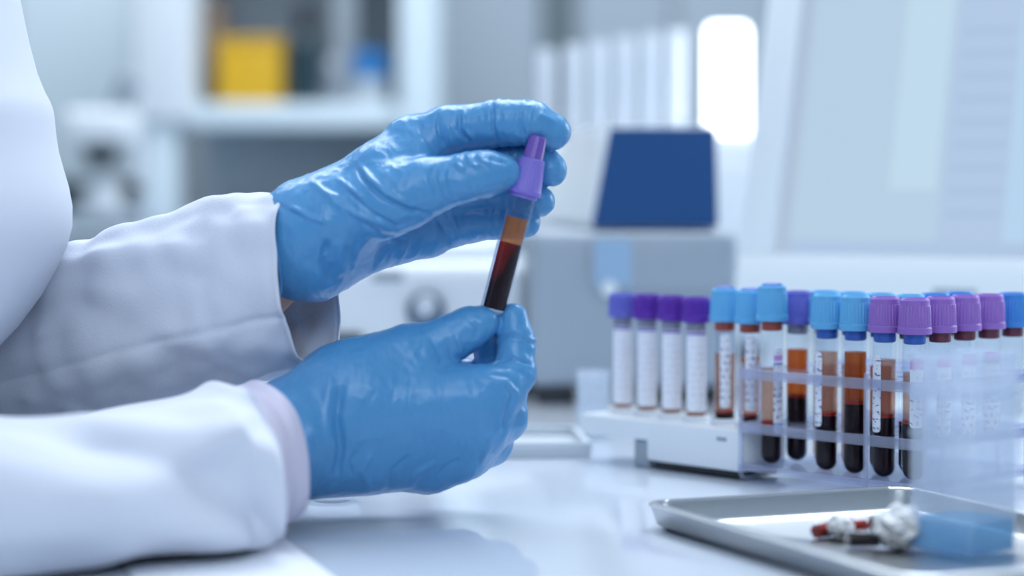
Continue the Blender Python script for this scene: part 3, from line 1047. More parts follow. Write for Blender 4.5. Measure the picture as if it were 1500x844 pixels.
def plate_bm(z0, z1, hole):
    """square plate over 6 x 5 cells in rack axes (x = A, y = -B) with round holes"""
    bm = bmesh.new()
    n = 32
    for i in range(6):
        for j in range(-2, 3):
            cx, cy = (i - 2.5) * PA, j * PIT
            for z, flip in ((z0, True), (z1, False)):
                o, q = [], []
                for k in range(n):
                    a = 2 * PI * k / n + PI / 4
                    ca, sa = math.cos(a), math.sin(a)
                    s = 0.5 / max(abs(ca), abs(sa))
                    o.append(bm.verts.new((cx + PA * s * ca, cy + PIT * s * sa, z)))
                    if hole: q.append(bm.verts.new((cx + hole * ca, cy + hole * sa, z)))
                if hole:
                    for k in range(n):
                        f = [o[k], o[(k + 1) % n], q[(k + 1) % n], q[k]]
                        bm.faces.new(f[::-1] if flip else f)
                else:
                    bm.faces.new(o[::-1] if flip else o)
                if flip: ql = q
            if hole:
                for k in range(n):
                    bm.faces.new([ql[k], ql[(k + 1) % n], q[(k + 1) % n], q[k]])
    bmesh.ops.remove_doubles(bm, verts=bm.verts, dist=1e-6)
    e = 2.5 * PIT
    # rim around the plate
    for s in (-1, 1):
        f = 3 * PA
        box(bm, (-f - 0.003, s * e - (0 if s > 0 else 0.003), z0 - 0.001), (f + 0.003, s * e + (0.003 if s > 0 else 0), z1 + 0.001), 0.0006)
        box(bm, (s * f - (0 if s > 0 else 0.003), -e, z0 - 0.001), (s * f + (0.003 if s > 0 else 0), e, z1 + 0.001), 0.0006)
    return bm
part('shelf', plate_bm(0.0610, 0.0650, 0.0073), M['acrylic'], rack)
part('shelf', plate_bm(0.0300, 0.0340, 0.0073), M['acrylic'], rack)
part('base_plate', plate_bm(0.0080, 0.0100, None), M['acrylic'], rack)
e = 2.5 * PIT + 0.0045
f = 3 * PA + 0.0045
for sxn in (-1, 1):
    # end frame: two uprights joined by a rounded foot
    for y0, y1 in ((-e + 0.006, -e + 0.022), (e - 0.022, e - 0.006)):
        bm = bmesh.new()
        pts = [(sxn * f, y0, 0.069), (sxn * f, y0, 0.006)] + [(sxn * f, y0 + 0.004 - 0.004 * math.cos(a), 0.006 - 0.0043 * math.sin(a)) for a in (0.4, 0.8, 1.2, PI / 2)] + \
              [(sxn * f, y1 - 0.004 + 0.004 * math.sin(a), 0.006 - 0.0043 * math.cos(a)) for a in (0.0, 0.4, 0.8, 1.2)] + [(sxn * f, y1, 0.006), (sxn * f, y1, 0.069)]
        tubepath(bm, pts, 0.0015, 10)
        part('end_frame', bm, M['acrylic'], rack)
for yy in (-e, e):
    bm = bmesh.new()
    tubepath(bm, [(-PA * 1.5, yy + 0.0002, 0.0012), (-PA * 1.5, yy + 0.0002, 0.069)], 0.0014, 10)
    part('upright', bm, M['acrylic'], rack)

RG = 'tubes in the clear acrylic rack'
Lr = 0.082
zf = 0.0101
def rt(a, b_, **k):
    p = cell(a, b_)
    blood_tube((p.x, p.y, zf), group=RG, **k)
# towards camera direction of a tube: its local angle is about -pi/2
front = -PI / 2
HR = 0.0195
rt(5, 0, caph=0.0205, L=0.0845, cap='cap_lblue', stop='stop_red', blood=0.026, serum=0.056, pale=True, lab=(0.019, 0.068, front + 0.05, front + 0.95, 'label_blue'), label='light blue capped tube with a printed label at the left end of the clear rack')
rt(3, 0, caph=HR, L=Lr, cap='cap_lblue', stop='stop_blue', blood=0.034, serum=0.068, pale=True, lab=(0.026, 0.068, front - 1.35, front - 0.55, 'label_pen'), label='light blue capped tube with a narrow handwritten label, left of the amber-filled tube')
rt(2, 0, caph=HR, L=Lr, cap='cap_lblue', stop='stop_blue', blood=0.042, serum=0.069, label='light blue capped tube with bright orange serum over black blood, no label')
rt(1, 0, caph=HR, L=Lr, cap='cap_mauve', stop='stop_blue', blood=0.036, serum=0.066, pale=True, lab=(0.026, 0.069, front - 1.3, front - 0.45, 'label_pen'), label='mauve capped tube with narrow white label at the right of the clear rack front row')
rt(0, 0, caph=HR, L=Lr, cap='cap_mauve', stop='stop_blue', blood=0.034, serum=0.060, pale=True, lab=(0.030, 0.068, front - 0.5, front + 0.6, 'label_pink'), label='wide mauve capped tube at the near corner of the clear rack, above the frosted container')
rt(0, 1, caph=HR, L=Lr, cap='cap_mauve', stop='stop_dred', lab=(0.022, 0.068, front - 0.4, front + 0.9, 'label_pink'), label='mauve capped tube just right of the near corner tube of the clear rack')
rt(0, 2, caph=HR, L=Lr, cap='cap_mauve', stop='stop_dred', lab=(0.022, 0.068, front - 0.4, front + 0.9, 'label_pink'), label='mauve capped tube in the middle of the right-hand row of the clear rack')
rt(0, 3, caph=HR, L=Lr, cap='cap_mauve', stop='stop_dred', lab=(0.022, 0.068, front - 0.6, front + 0.8, 'label_pink'), label='mauve capped tube right beside the strong blue cap at the picture edge')
rt(0, 4, caph=HR, L=Lr, cap='cap_blue', stop='stop_dred', label='strong blue capped tube at the right edge of the photograph')
rt(5, 1, caph=0.0195, L=0.0815, cap='cap_peri', stop='stop_grey', blood=0.040, serum=0.066, label='periwinkle capped blood tube in the clear rack between two light blue caps')
rt(4, 1, caph=HR, L=0.0825, cap='cap_lblue', stop='stop_grey', serum=0.058, pale=True, label='light blue cap peeking up between the periwinkle cap and the front light blue caps')
rt(3, 1, caph=HR, L=0.0825, cap='cap_lblue', stop='stop_blue', serum=0.06, pale=True, label='light blue cap peeking up behind the tube with the narrow handwritten label')
rt(2, 1, caph=HR, L=0.0825, cap='cap_lblue', stop='stop_blue', blood=0.03, serum=0.06, label='light blue cap peeking up behind the tube of bright orange serum')
rt(1, 1, caph=HR, L=0.0825, cap='cap_lblue', stop='stop_dred', blood=0.03, label='light blue cap peeking up between the two front mauve caps')
rt(1, 2, caph=HR, L=0.0825, cap='cap_blue', stop='stop_dred', label='blue cap rim just visible behind the mauve cap right of the near corner')
rt(1, 3, caph=HR, L=0.0825, cap='cap_blue', stop='stop_dred', label='blue cap rim just visible behind the mauve cap beside the strong blue one')

# ---- white tube holder behind the rack
C0 = on(1108, 709, 0.0); C0.z = 0
hdir = Vector((-0.65, 0.76, 0)).normalized()
C0 = C0 + hdir * 0.012
wdir = Vector((hdir.y, -hdir.x, 0))
hrot = math.atan2(hdir.y, hdir.x)
hold = empty('tube_holder', C0, (0, 0, hrot), 'white block base carrying the row of purple and light blue tubes', 'tube holder')
# local x runs along the row (away), local -y runs right
HL, HW = 0.140, 0.038
bm = bmesh.new()
box(bm, (0, -HW, 0.005), (0.080, 0, 0.0295), 0.003)
box(bm, (0.074, -HW, 0.017), (HL, 0, 0.0294), 0.003)
part('body', bm, M['white_plastic'], hold)
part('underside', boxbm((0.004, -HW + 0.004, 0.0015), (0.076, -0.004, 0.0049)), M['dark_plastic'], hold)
part('foot', boxbm((0.0805, -0.018, 0.0), (0.094, -0.003, 0.0169), 0.002), M['grey_plastic'], hold)
part('foot', boxbm((0.0805, -HW + 0.003, 0.0), (0.094, -HW + 0.018, 0.0169), 0.002), M['grey_plastic'], hold)
for px_, zz in ((0.012, 0.0235),):
    part('slot', boxbm((px_, -0.0002, zz - 0.0012), (px_ + 0.008, 0.0004, zz + 0.0012), 0.0003), M['grey_plastic'], hold)
HG = 'tubes standing in the white holder'
row = [(1101, 1.406, 'cap_lblue'), (1064, 1.424, 'cap_lblue'), (1022, 1.441, 'cap_purple'), (986, 1.458, 'cap_purple'), (950, 1.475, 'cap_purple'), (914, 1.492, 'cap_peri')]
rl = ['light blue capped tube with a narrow written label, nearest in the white holder',
      'light blue capped tube beside the purple caps in the white holder',
      'deep purple capped tube next to the light blue caps in the white holder',
      'deep purple capped tube in the middle of the white holder row',
      'deep purple capped tube beside the periwinkle one in the white holder',
      'periwinkle capped tube at the far left end of the white holder']
for i, (u, Y, cp) in enumerate(row):
    p = at(u - 2, 500, Y + 0.009)
    rel = Vector((p.x, p.y, 0)) - C0
    lx, ly = rel.dot(hdir), rel.dot(Vector((-hdir.y, hdir.x, 0)))
    bm = bmesh.new()
    lathe(bm, [(0.0070, 0), (0.0088, 0), (0.0088, 0.003), (0.0082, 0.0036), (0.0070, 0.0036), (0.0070, 0)], 28, cap0=False, cap1=False)
    part('socket', bm, M['white_plastic'], hold, (lx, ly, 0.02945))
    big = i < 2
    blood_tube((p.x, p.y, 0.0296), caph=0.0195 if big else 0.0150, L=0.062 if big else 0.0605, cap=cp, stop='stop_red' if big else 'stop_grey',
               blood=0.008 if big else 0, serum=0.042 if big else 0.040, pale=True, small=not big,
               lab=(0.010, 0.054, front - 0.5, front + 0.4, 'label_pen' if i == 0 else ('label_pink' if i == 1 else 'label_lilac')) if i < 2 else (0.006, 0.054, front - 1.0, front + 0.9, 'label_lilac'),
               label=rl[i], group=HG)
# ------------------------------------------------------------------ held tube
top, bot = at(789, 199, YT), at(719, 470, YT)
ax = (top - bot).normalized()
q = Vector((0, 0, 1)).rotation_difference(ax)
LT = (top - bot).length
held = empty('blood_tube', bot, q.to_euler(), 'violet capped blood tube held between both gloved hands', 'test tube', None)
RO, RI = 0.0068, 0.0060
# positions along the axis, by photo rows
def along(v): return (470 - v) / (470 - 199.0) * LT
zc = along(284)      # cap skirt bottom
prof = [(0, 0.0), (0.0022, 0.0004), (0.0036, 0.002), (RO, 0.0055), (RO, zc + 0.006), (RI, zc + 0.006), (RI, 0.0062), (0.003, 0.003), (0, 0.0024)]
part('glass_body', lathebm(prof, 40, cap0=False, cap1=False), M['glass'], held)
zb = along(356); zs = along(319)
part('blood', lathebm([(0, 0.0066), (0.0058, 0.0066), (0.0058, zb), (0, zb - 0.0003)], 36, cap0=False, cap1=False), M['smear'], held)
part('serum', lathebm([(0, zb + 0.0001), (0.0058, zb + 0.0001), (0.0058, zs), (0, zs - 0.0003)], 36, cap0=False, cap1=False), M['serum_held'], held)
part('tip', lathebm([(0, 0.0026), (0.0028, 0.0031), (0.0056, 0.0061), (0.0056, 0.0064), (0, 0.0064)], 32, cap0=False, cap1=False), M['paper'], held)
part('label', label_bm(0.004, along(350), PI * 0.62, PI * 1.12, RO + 0.0001, rc=0.001), clear('label_film', (0.93, 0.95, 1), 1.0, 0.1, body=0.10), held)
nr = 34
def rib(i, k): return 1.0 + ((0.016 if k % 4 in (1, 2) else -0.016) if 4 <= i <= 5 else 0)
sk = along(232) - zc
bm = bmesh.new()
lathe(bm, [(0.0070, 0), (0.0087, 0.0), (0.0089, 0.0008), (0.0089, 0.0024), (0.0085, 0.003), (0.0066, sk - 0.0022), (0.0066, sk - 0.0020), (0.0065, sk - 0.0006), (0.0058, sk), (0, sk)], nr * 4, mod=rib)
part('cap', bm, M['cap_held'], held, (0, 0, zc), angle=30)
part('inner_sleeve', lathebm([(0.0071, -0.002), (0.0075, -0.002), (0.0075, 0.0012), (0.0071, 0.0012)], 32), M['cap_held'], held, (0, 0, zc))
st = LT - zc - sk
def rib2(i, k): return 1.0 + ((0.03 if k % 4 in (1, 2) else -0.03) if 1 <= i <= 2 else 0)
bm = bmesh.new()
lathe(bm, [(0.0054, 0), (0.0051, 0.0006), (0.0044, st - 0.0012), (0.0040, st - 0.0003), (0.0034, st), (0, st)], 64, mod=rib2)
part('stopper', bm, M['cap_stem'], held, (0, 0, zc + sk), angle=30)

# ------------------------------------------------------------------ steel tray with things in it
T0 = on(936, 737, 0.0125); T0.z = 0
e1 = Vector((math.cos(math.radians(23)), math.sin(math.radians(23)), 0))
trot = math.atan2(e1.y, e1.x)
e2 = Vector((e1.y, -e1.x, 0))
TW, TL = 0.158, 0.255           # along e1, along e2
def tloc(a, b_, z=0.0): return T0 + e1 * a + e2 * b_ + Vector((0, 0, z))
tray = empty('instrument_tray', T0, (0, 0, trot), 'shallow stainless steel tray on the table in front of the racks', 'tray')
# local x = e1, local -y = e2 ; rounded rectangular pan
def rrect(x0, x1, y0, y1, r, n=6):
    P = []
    for cx, cy, s in ((x1 - r, y1 - r, 0), (x0 + r, y1 - r, 1), (x0 + r, y0 + r, 2), (x1 - r, y0 + r, 3)):
        for k in range(n + 1):
            a = PI / 2 * (s + k / n)
            P.append((cx + r * math.cos(a), cy + r * math.sin(a)))
    return P
bm = bmesh.new()
prev = None
levels = [(0.009, 0.0, 0.008), (0.004, 0.003, 0.011), (0.0012, 0.0108, 0.013), (0.0, 0.0128, 0.0135), (0.0012, 0.0138, 0.013), (0.0042, 0.0140, 0.011), (0.0058, 0.0122, 0.010), (0.0085, 0.004, 0.009), (0.012, 0.0016, 0.007)]
for ins, z, r in levels:
    ring = [bm.verts.new((x, y, z)) for x, y in rrect(ins, TW - ins, -TL + ins, -ins, r)]
    if prev:
        for k in range(len(ring)):
            bm.faces.new([prev[k], prev[(k + 1) % len(ring)], ring[(k + 1) % len(ring)], ring[k]])
    else:
        bm.faces.new(ring[::-1])
    prev = ring
bm.faces.new(prev)
part('pan', bm, M['steel'], tray, angle=50)

# gauze ball
bm = bmesh.new()
bmesh.ops.create_icosphere(bm, subdivisions=5, radius=0.0098)
for v in bm.verts:
    p = v.co.normalized()
    d = noise.noise(p * 2.2) * 0.30 + (1 - abs(noise.noise(p * 4.0 + Vector((5, 1, 2)))) * 2) * 0.12 + noise.noise(p * 9) * 0.05
    v.co = Vector((v.co.x * 1.15, v.co.y * 0.95, v.co.z * 0.95)) * (1 + d)
zmin = min(v.co.z for v in bm.verts)
pg = on(1318, 806, 0.0018)
o = part('gauze_ball', bm, M['gauze'], None, (pg.x, pg.y, 0.0018 - zmin), angle=180)
tag(o, 'crumpled white gauze ball lying in the steel tray beside the frosted container', 'gauze')
bm = bmesh.new()
bmesh.ops.create_icosphere(bm, subdivisions=4, radius=0.006)
for v in bm.verts:
    p = v.co.normalized()
    v.co = v.co * (1 + noise.noise(p * 2.5 + Vector((9, 3, 1))) * 0.3 + noise.noise(p * 7) * 0.1)
zmin = min(v.co.z for v in bm.verts)
pg = on(1232, 792, 0.0018)
o = part('cotton_ball', bm, M['gauze'], None, (pg.x, pg.y, 0.0018 - zmin), angle=180)
tag(o, 'small white cotton ball lying in the steel tray near the red-filled vials', 'cotton ball')
# little vials lying in the tray
for i, (u, v, ang, lb) in enumerate(((1216, 775, 0.35, 'small blood-filled vial lying farthest left in the steel tray'), (1256, 772, 0.15, 'small blood-filled vial lying in the steel tray left of the gauze'), (1275, 790, -0.3, 'small blood-filled vial lying in the steel tray closest to the gauze'))):
    p = on(u, v, 0.0060)
    vt = empty('sample_vial', p, (PI / 2, 0, trot + PI / 2 + ang), lb, 'vial', 'vials lying in the tray')
    part('glass_body', lathebm([(0, -0.0125), (0.0034, -0.0122), (0.0042, -0.011), (0.0042, 0.011), (0.0036, 0.011), (0.0036, -0.0106), (0, -0.011)], 24, cap0=False, cap1=False), M['glass'], vt)
    part('blood', lathebm([(0, -0.0104), (0.0034, -0.0104), (0.0034, 0.004), (0, 0.004)], 20, cap0=False, cap1=False), M['bloodred'] if i != 2 else M['blood'], vt)
    part('cap', lathebm([(0.0030, 0.0105), (0.0046, 0.0105), (0.0046, 0.0145), (0.004, 0.015), (0, 0.015)], 24), M['stop_dred'] if i != 1 else M['stop_red'], vt)

# frosted square container with blue liquid
pc = on(1410, 822, 0.0018)
cang = math.radians(42)
cont = empty('plastic_container', (pc.x * (pc.y + 0.026) / pc.y, pc.y + 0.026, 0.0018), (0, 0, cang), 'square frosted plastic container with blue liquid, in front of the racks', 'container')
cs = 0.0190
def sqtube(z0, z1, h, wl, r=0.005, floor=0.0015):
    bm = bmesh.new()
    prev = None
    seq = [(h - 0.001, z0), (h, z0 + 0.001), (h, z1), (h - wl, z1), (h - wl, z0 + floor)]
    for hh, z in seq:
        rr = max(0.0015, r - (h - hh))
        ring = [bm.verts.new((x, y, z)) for x, y in rrect(-hh, hh, -hh, hh, rr, 5)]
        if prev:
            n = len(ring)
            for k in range(n): bm.faces.new([prev[k], prev[(k + 1) % n], ring[(k + 1) % n], ring[k]])
        else:
            bm.faces.new(ring[::-1])
        prev = ring
    bm.faces.new(prev)
    return bm
part('wall_shell', sqtube(0, 0.0935, cs, 0.0014), M['frost'], cont)
bm = bmesh.new()
for zz, hh, tt in ((0.0755, 0.0022, 0.0009), (0.0560, 0.0006, 0.0006), (0.0918, 0.0020, 0.0009)):
    prevr = None
    rr = []
    for (hx, z) in ((cs + 0.0001, zz - hh), (cs + tt, zz - hh), (cs + tt, zz + hh), (cs + 0.0001, zz + hh)):
        rr.append([bm.verts.new((x, y, z)) for x, y in rrect(-hx, hx, -hx, hx, 0.005, 5)])
    for a_, b_ in ((0, 1), (1, 2), (2, 3), (3, 0)):
        n = len(rr[0])
        for k in range(n): bm.faces.new([rr[a_][k], rr[a_][(k + 1) % n], rr[b_][(k + 1) % n], rr[b_][k]])
part('ridge', bm, M['frost'], cont)
part('liquid', sqtube(0.0017, 0.0165, cs - 0.0017, 0.004, 0.0035, 0.0145), M['blue_liquid'], cont)

# ------------------------------------------------------------------ small things near the wrists
p = on(484, 739, 0.0)
o = part('glass_dish', lathebm([(0.0, 0), (0.010, 0), (0.0125, 0.001), (0.0142, 0.004), (0.0146, 0.010), (0.0135, 0.0115), (0.0128, 0.0105), (0.0130, 0.005), (0.0115, 0.002), (0, 0.0015)], 40, cap0=False, cap1=False), M['glassware'], None, (p.x, p.y + 0.012, 0.0))
tag(o, 'small round clear glass dish on the table behind the lower wrist', 'dish')
p0 = on(412, 786, 0.0)
p1 = on(492, 850, 0.0)
dv = (p1 - p0).normalized()
nb = part('paper_sheet', boxbm((0.0, -0.085, 0.0), (0.17, 0.0, 0.0008), 0.0003), M['paper'], None, (p0.x, p0.y, 0), (0, 0, math.atan2(dv.y, dv.x)))
tag(nb, 'white sheet of paper on the table with its edge showing beyond the lower sleeve', 'paper')

# clear beaker left of the white holder
p = on(870, 645, 0.0)
o = part('beaker', lathebm([(0, 0), (0.009, 0), (0.0108, 0.0015), (0.0112, 0.044), (0.0122, 0.0455), (0.0114, 0.046), (0.0104, 0.044), (0.0100, 0.003), (0, 0.002)], 36, cap0=False, cap1=False), M['glassware'], None, (p.x, p.y + 0.01, 0))
tag(o, 'small clear beaker standing left of the white tube holder', 'beaker')
# flat white tray behind the hands
pt = on(785, 672, 0.0)
ft = empty('flat_tray', (pt.x, pt.y, 0), (0, 0, math.radians(4)), 'flat white plastic tray lying on the table behind the hands', 'tray')
bm = bmesh.new()
box(bm, (-0.06, 0, 0), (0.035, 0.10, 0.004), 0.0015)
for lo_, hi_ in (((-0.06, 0, 0.004), (0.035, 0.004, 0.010)), ((-0.06, 0.096, 0.004), (0.035, 0.10, 0.010)), ((-0.06, 0.004, 0.004), (-0.056, 0.096, 0.010)), ((0.031, 0.004, 0.004), (0.035, 0.096, 0.010))):
    box(bm, lo_, hi_, 0.001)
part('pan', bm, M['pale_plastic'], ft)

# ------------------------------------------------------------------ monitor
ml = at(1073, 440, 1.78)        # lower left front corner
psi, tilt = math.radians(30), math.radians(15)
xr = Vector((math.cos(psi), -math.sin(psi), 0))
back = Vector((math.sin(psi), math.cos(psi), 0))
upm = (Vector((0, 0, 1)) * math.cos(tilt) + back * math.sin(tilt)).normalized()
nrm = upm.cross(xr)             # points away from the viewer
R = Matrix((xr, nrm, upm)).transposed().to_euler()
mon = empty('monitor', ml, R, 'white monitor with a pale blue screen standing behind the tube racks', 'monitor')
W_, Hm = 0.40, 0.29
bm = bmesh.new()
bz, bl = 0.027, 0.036
for lo_, hi_ in (((0, 0, 0), (W_, 0.024, bl)), ((0, 0, Hm - bz), (W_, 0.024, Hm)), ((0, 0, bl), (bz, 0.024, Hm - bz)), ((W_ - bz, 0, bl), (W_, 0.024, Hm - bz))):
    box(bm, lo_, hi_, 0.0015)
box(bm, (0.01, 0.0245, 0.01), (W_ - 0.01, 0.045, Hm - 0.01), 0.008)
part('housing', bm, M['bezel'], mon)
scr = part('screen', boxbm((0, 0, 0), (W_ - 2 * bz - 0.001, 0.003, Hm - bl - bz - 0.001), 0.0), M['screen'], mon, (bz + 0.0005, 0.006, bl + 0.0005), smooth=False)
scr['label'] = 'lit pale blue screen'
part('badge', boxbm((0.154, -0.0008, 0.005), (0.186, 0.0004, 0.0125), 0.0003), M['analyser'], mon)
zb_ = ml.z
bm = bmesh.new()
# stand in monitor-local frame: go back to vertical via world transform
Mw = Matrix.Translation(ml) @ R.to_matrix().to_4x4()
ns = ml + xr * (W_ / 2) + back * 0.06
def wbox(bm2, c, hx, hy, z0, z1, bev=0.003):
    b0 = bmesh.new()
    box(b0, (-hx, -hy, z0), (hx, hy, z1), bev)
    rot = Matrix((xr, back, Vector((0, 0, 1)))).transposed().to_4x4()
    bmesh.ops.transform(b0, matrix=Matrix.Translation(Vector((c.x, c.y, 0))) @ rot, verts=b0.verts)
    me = bpy.data.meshes.new('x'); b0.to_mesh(me); b0.free(); bm2.from_mesh(me); bpy.data.meshes.remove(me)
wbox(bm, ns, 0.035, 0.010, 0.006, zb_ + 0.12)
wbox(bm, ns - back * 0.02, 0.11, 0.075, 0.0004, 0.008)
bmesh.ops.transform(bm, matrix=Mw.inverted(), verts=bm.verts)
part('stand', bm, M['bezel'], mon)

# ------------------------------------------------------------------ analyser with dark blue panel
YA = 1.86
pl0 = at(780, 590, YA)
an = empty('blood_analyser', (at(925, 590, YA).x, YA, 0), (0, 0, 0), 'grey laboratory analyser with a dark blue front panel behind the tubes', 'analyser')
xa0, xa1 = at(777, 0, YA).x, at(1085, 0, YA).x
zt = at(0, 338, YA).z
zb0 = at(0, 572, YA).z
child('lower_housing', boxbm((xa0, YA, max(0.012, zb0)), (xa1, YA + 0.30, zt), 0.012, 4), M['analyser'], an)
child('foot', boxbm((xa0 + 0.004, YA + 0.002, 0.0), (xa0 + 0.035, YA + 0.28, max(0.0118, zb0 - 0.0002)), 0.002), M['dark_plastic'], an)  # dark foot, set forward to stand in for the shadowed slot underneath
child('foot', boxbm((xa1 - 0.06, YA + 0.012, 0.0), (xa1 - 0.004, YA + 0.28, max(0.0118, zb0 - 0.0002)), 0.002), M['dark_plastic'], an)
child('front_door', boxbm((at(866, 0, YA).x, YA - 0.006, at(0, 425, YA).z), (at(1068, 0, YA).x, YA - 0.0002, at(0, 345, YA).z), 0.002), M['analyser'], an)
child('blue_sticker', boxbm((at(866, 0, YA).x + 0.003, YA - 0.0066, at(0, 418, YA).z), (at(925, 0, YA).x, YA - 0.0061, at(0, 350, YA).z)), pbr('pale_blue_film', (0.30, 0.46, 0.64), 0.5), an)
# upper housing, wedge leaning back
def prism(pts_front, pts_back):
    bm = bmesh.new()
    a = [bm.verts.new(p) for p in pts_front]; b_ = [bm.verts.new(p) for p in pts_back]
    n = len(a)
    bm.faces.new(a); bm.faces.new(b_[::-1])
    for k in range(n): bm.faces.new([a[k], b_[k], b_[(k + 1) % n], a[(k + 1) % n]])
    return bm
zt2 = zt + 0.0004
zu = at(0, 184, YA + 0.03).z
def pp(u, v, y): return at(u, v, y)
bm = prism([Vector((at(862, 0, YA).x, YA + 0.012, zt2)), Vector((at(1058, 0, YA).x, YA + 0.012, zt2)), Vector((at(1052, 0, YA + .03).x, YA + 0.035, zu)), Vector((at(885, 0, YA + .03).x, YA + 0.035, zu))],
           [Vector((at(790, 0, YA).x, YA + 0.26, zt2)), Vector((at(1058, 0, YA).x, YA + 0.26, zt2)), Vector((at(1052, 0, YA + .03).x, YA + 0.26, zu)), Vector((at(840, 0, YA).x, YA + 0.26, zu))])
bmesh.ops.bevel(bm, geom=bm.edges[:], offset=0.004, segments=2, affect='EDGES')
child('upper_housing', bm, M['white_plastic'], an)
bm = prism([Vector((at(868, 0, YA).x, YA + 0.006, zt + 0.003)), Vector((at(1054, 0, YA).x, YA + 0.006, zt + 0.003)), Vector((at(1050, 0, YA + .03).x, YA + 0.0305, zu - 0.002)), Vector((at(894, 0, YA + .03).x, YA + 0.0305, zu - 0.002))],
           [Vector((at(868, 0, YA).x, YA + 0.0115, zt + 0.003)), Vector((at(1054, 0, YA).x, YA + 0.0115, zt + 0.003)), Vector((at(1050, 0, YA + .03).x, YA + 0.0345, zu - 0.002)), Vector((at(894, 0, YA + .03).x, YA + 0.0345, zu - 0.002))])
child('blue_panel', bm, M['navy'], an)
child('side_button', lathebm([(0.0, 0), (0.006, 0), (0.006, 0.005), (0.005, 0.006), (0, 0.006)], 20, cap0=False, M=Matrix.Translation(at(892, 423, YA - 0.0065)) @ Matrix.Rotation(PI / 2, 4, 'X')), M['white_plastic'], an)

# ------------------------------------------------------------------ white centrifuge behind the hands
YC = 1.95
cen = empty('centrifuge', (at(630, 0, YC).x, YC, 0), (0, 0, 0), 'white benchtop centrifuge with dark knob, blurred between the hands', 'centrifuge')
cx0, cx1 = at(468, 0, YC).x, at(772, 0, YC).x
bm = bmesh.new()
box(bm, (cx0, YC, 0.010), (cx1, YC + 0.26, at(0, 385, YC).z), 0.014, 4)
child('housing', bm, M['white_plastic'], cen)
bm = bmesh.new()
ccx = (cx0 + cx1) / 2
lathe(bm, [(0.0, 0), (0.070, 0), (0.074, 0.004), (0.072, 0.012), (0.05, 0.022), (0, 0.026)], 48, cap0=False, cap1=False, M=Matrix.Translation(Vector((ccx, YC + 0.13, at(0, 385, YC).z + 0.0003))))
child('lid', bm, M['white_plastic'], cen)
for u in (480, 760):
    child('foot', boxbm((at(u, 0, YC).x - 0.012, YC + 0.015, 0), (at(u, 0, YC).x + 0.012, YC + 0.245, 0.0098), 0.002), M['dark_plastic'], cen)
Mk = Matrix.Translation(at(624, 455, YC - 0.0002)) @ Matrix.Rotation(PI / 2, 4, 'X')
kn = child('knob', lathebm([(0.0, 0), (0.0155, 0), (0.0155, 0.010), (0.013, 0.012), (0.0, 0.012)], 36, cap0=False, M=Mk), M['slate'], cen)
child('knob_cap', lathebm([(0.0, 0.0122), (0.009, 0.0122), (0.008, 0.017), (0, 0.019)], 28, cap0=False, M=Matrix.Translation(Vector((0, 0, 0.004))) @ Mk), M['pale_plastic'], cen)
child('display', boxbm((at(545, 0, YC).x, YC - 0.003, at(0, 412, YC).z), (at(590, 0, YC).x, YC - 0.0002, at(0, 396, YC).z), 0.001), M['grey_plastic'], cen)
child('grille', boxbm((at(474, 0, YC).x, YC - 0.003, at(0, 503, YC).z), (at(530, 0, YC).x, YC - 0.0002, at(0, 488, YC).z), 0.001), M['dark_plastic'], cen)

# ------------------------------------------------------------------ back bench with reagent shelf
BZ = 0.105
YB = 2.95
bb = empty('back_bench', (-0.4, 3.4, FZ), label='blue-grey laboratory bench along the back wall', cat='bench')
child('worktop', boxbm((-1.9, YB, BZ - 0.025), (0.95, 3.9, BZ), 0.003), M['grey_plastic'], bb)
for k in range(5):
    x0 = -1.88 + 0.564 * k
    child('cupboard_door', boxbm((x0, YB + 0.02, FZ + 0.12), (x0 + 0.556, YB + 0.04, BZ - 0.0255), 0.003), M['cabinet'], bb)
structure('splashback_1', boxbm((-1.9, 4.545, BZ - 0.02), (at(250, 0, 4.545).x, 4.599, at(0, 186, 4.545).z - 0.01), 0.002), M['greycab'])  # grey splashback of the back bench, kept as a separate wall panel
child('carcass', boxbm((-1.88, YB + 0.041, FZ), (0.93, 3.88, BZ - 0.0255)), M['greycab'], bb)

YS = 3.45
sh = empty('reagent_shelf', (at(400, 0, YS).x, YS, BZ), label='white shelf frame with bottles and boxes above the back bench', cat='shelf')
zs0, zs1 = at(0, 186, YS).z, at(0, 150, YS).z
child('shelf_board', boxbm((at(262, 0, YS).x, YS, zs0), (at(582, 0, YS).x, YS + 0.28, zs1 - 0.001), 0.003), M['cabinet'], sh)
child('post', boxbm((at(205, 0, YS).x, YS + 0.005, BZ), (at(256, 0, YS).x, YS + 0.07, zs0 + 0.01), 0.003), M['cabinet'], sh)
child('side_panel', boxbm((at(196, 0, YS).x, YS - 0.01, zs0 + 0.0105), (at(284, 0, YS).x - 0.001, YS + 0.28, zs1 + 0.40), 0.003), M['white_plastic'], sh)
child('side_panel', boxbm((at(584, 0, YS).x, YS - 0.01, BZ), (at(640, 0, YS).x, YS + 0.28, zs1 + 0.40), 0.003), M['cabinet'], sh)
child('back_panel', boxbm((at(262, 0, YS).x, YS + 0.2805, BZ), (at(640, 0, YS).x, YS + 0.30, zs0 + 0.005), 0.002), M['niche'], sh)
child('back_panel', boxbm((at(262, 0, YS).x, YS + 0.2805, zs0 + 0.0052), (at(640, 0, YS).x, YS + 0.30, zs1 + 0.42), 0.002), M['greycab'], sh)
child('divider', boxbm((at(474, 0, YS).x, YS + 0.16, zs1), (at(512, 0, YS).x, YS + 0.275, zs1 + 0.39), 0.002), M['pale_plastic'], sh)
child('top_board', boxbm((at(196, 0, YS).x, YS - 0.01, zs1 + 0.4005), (at(640, 0, YS).x, YS + 0.28, zs1 + 0.425), 0.002), M['cabinet'], sh)

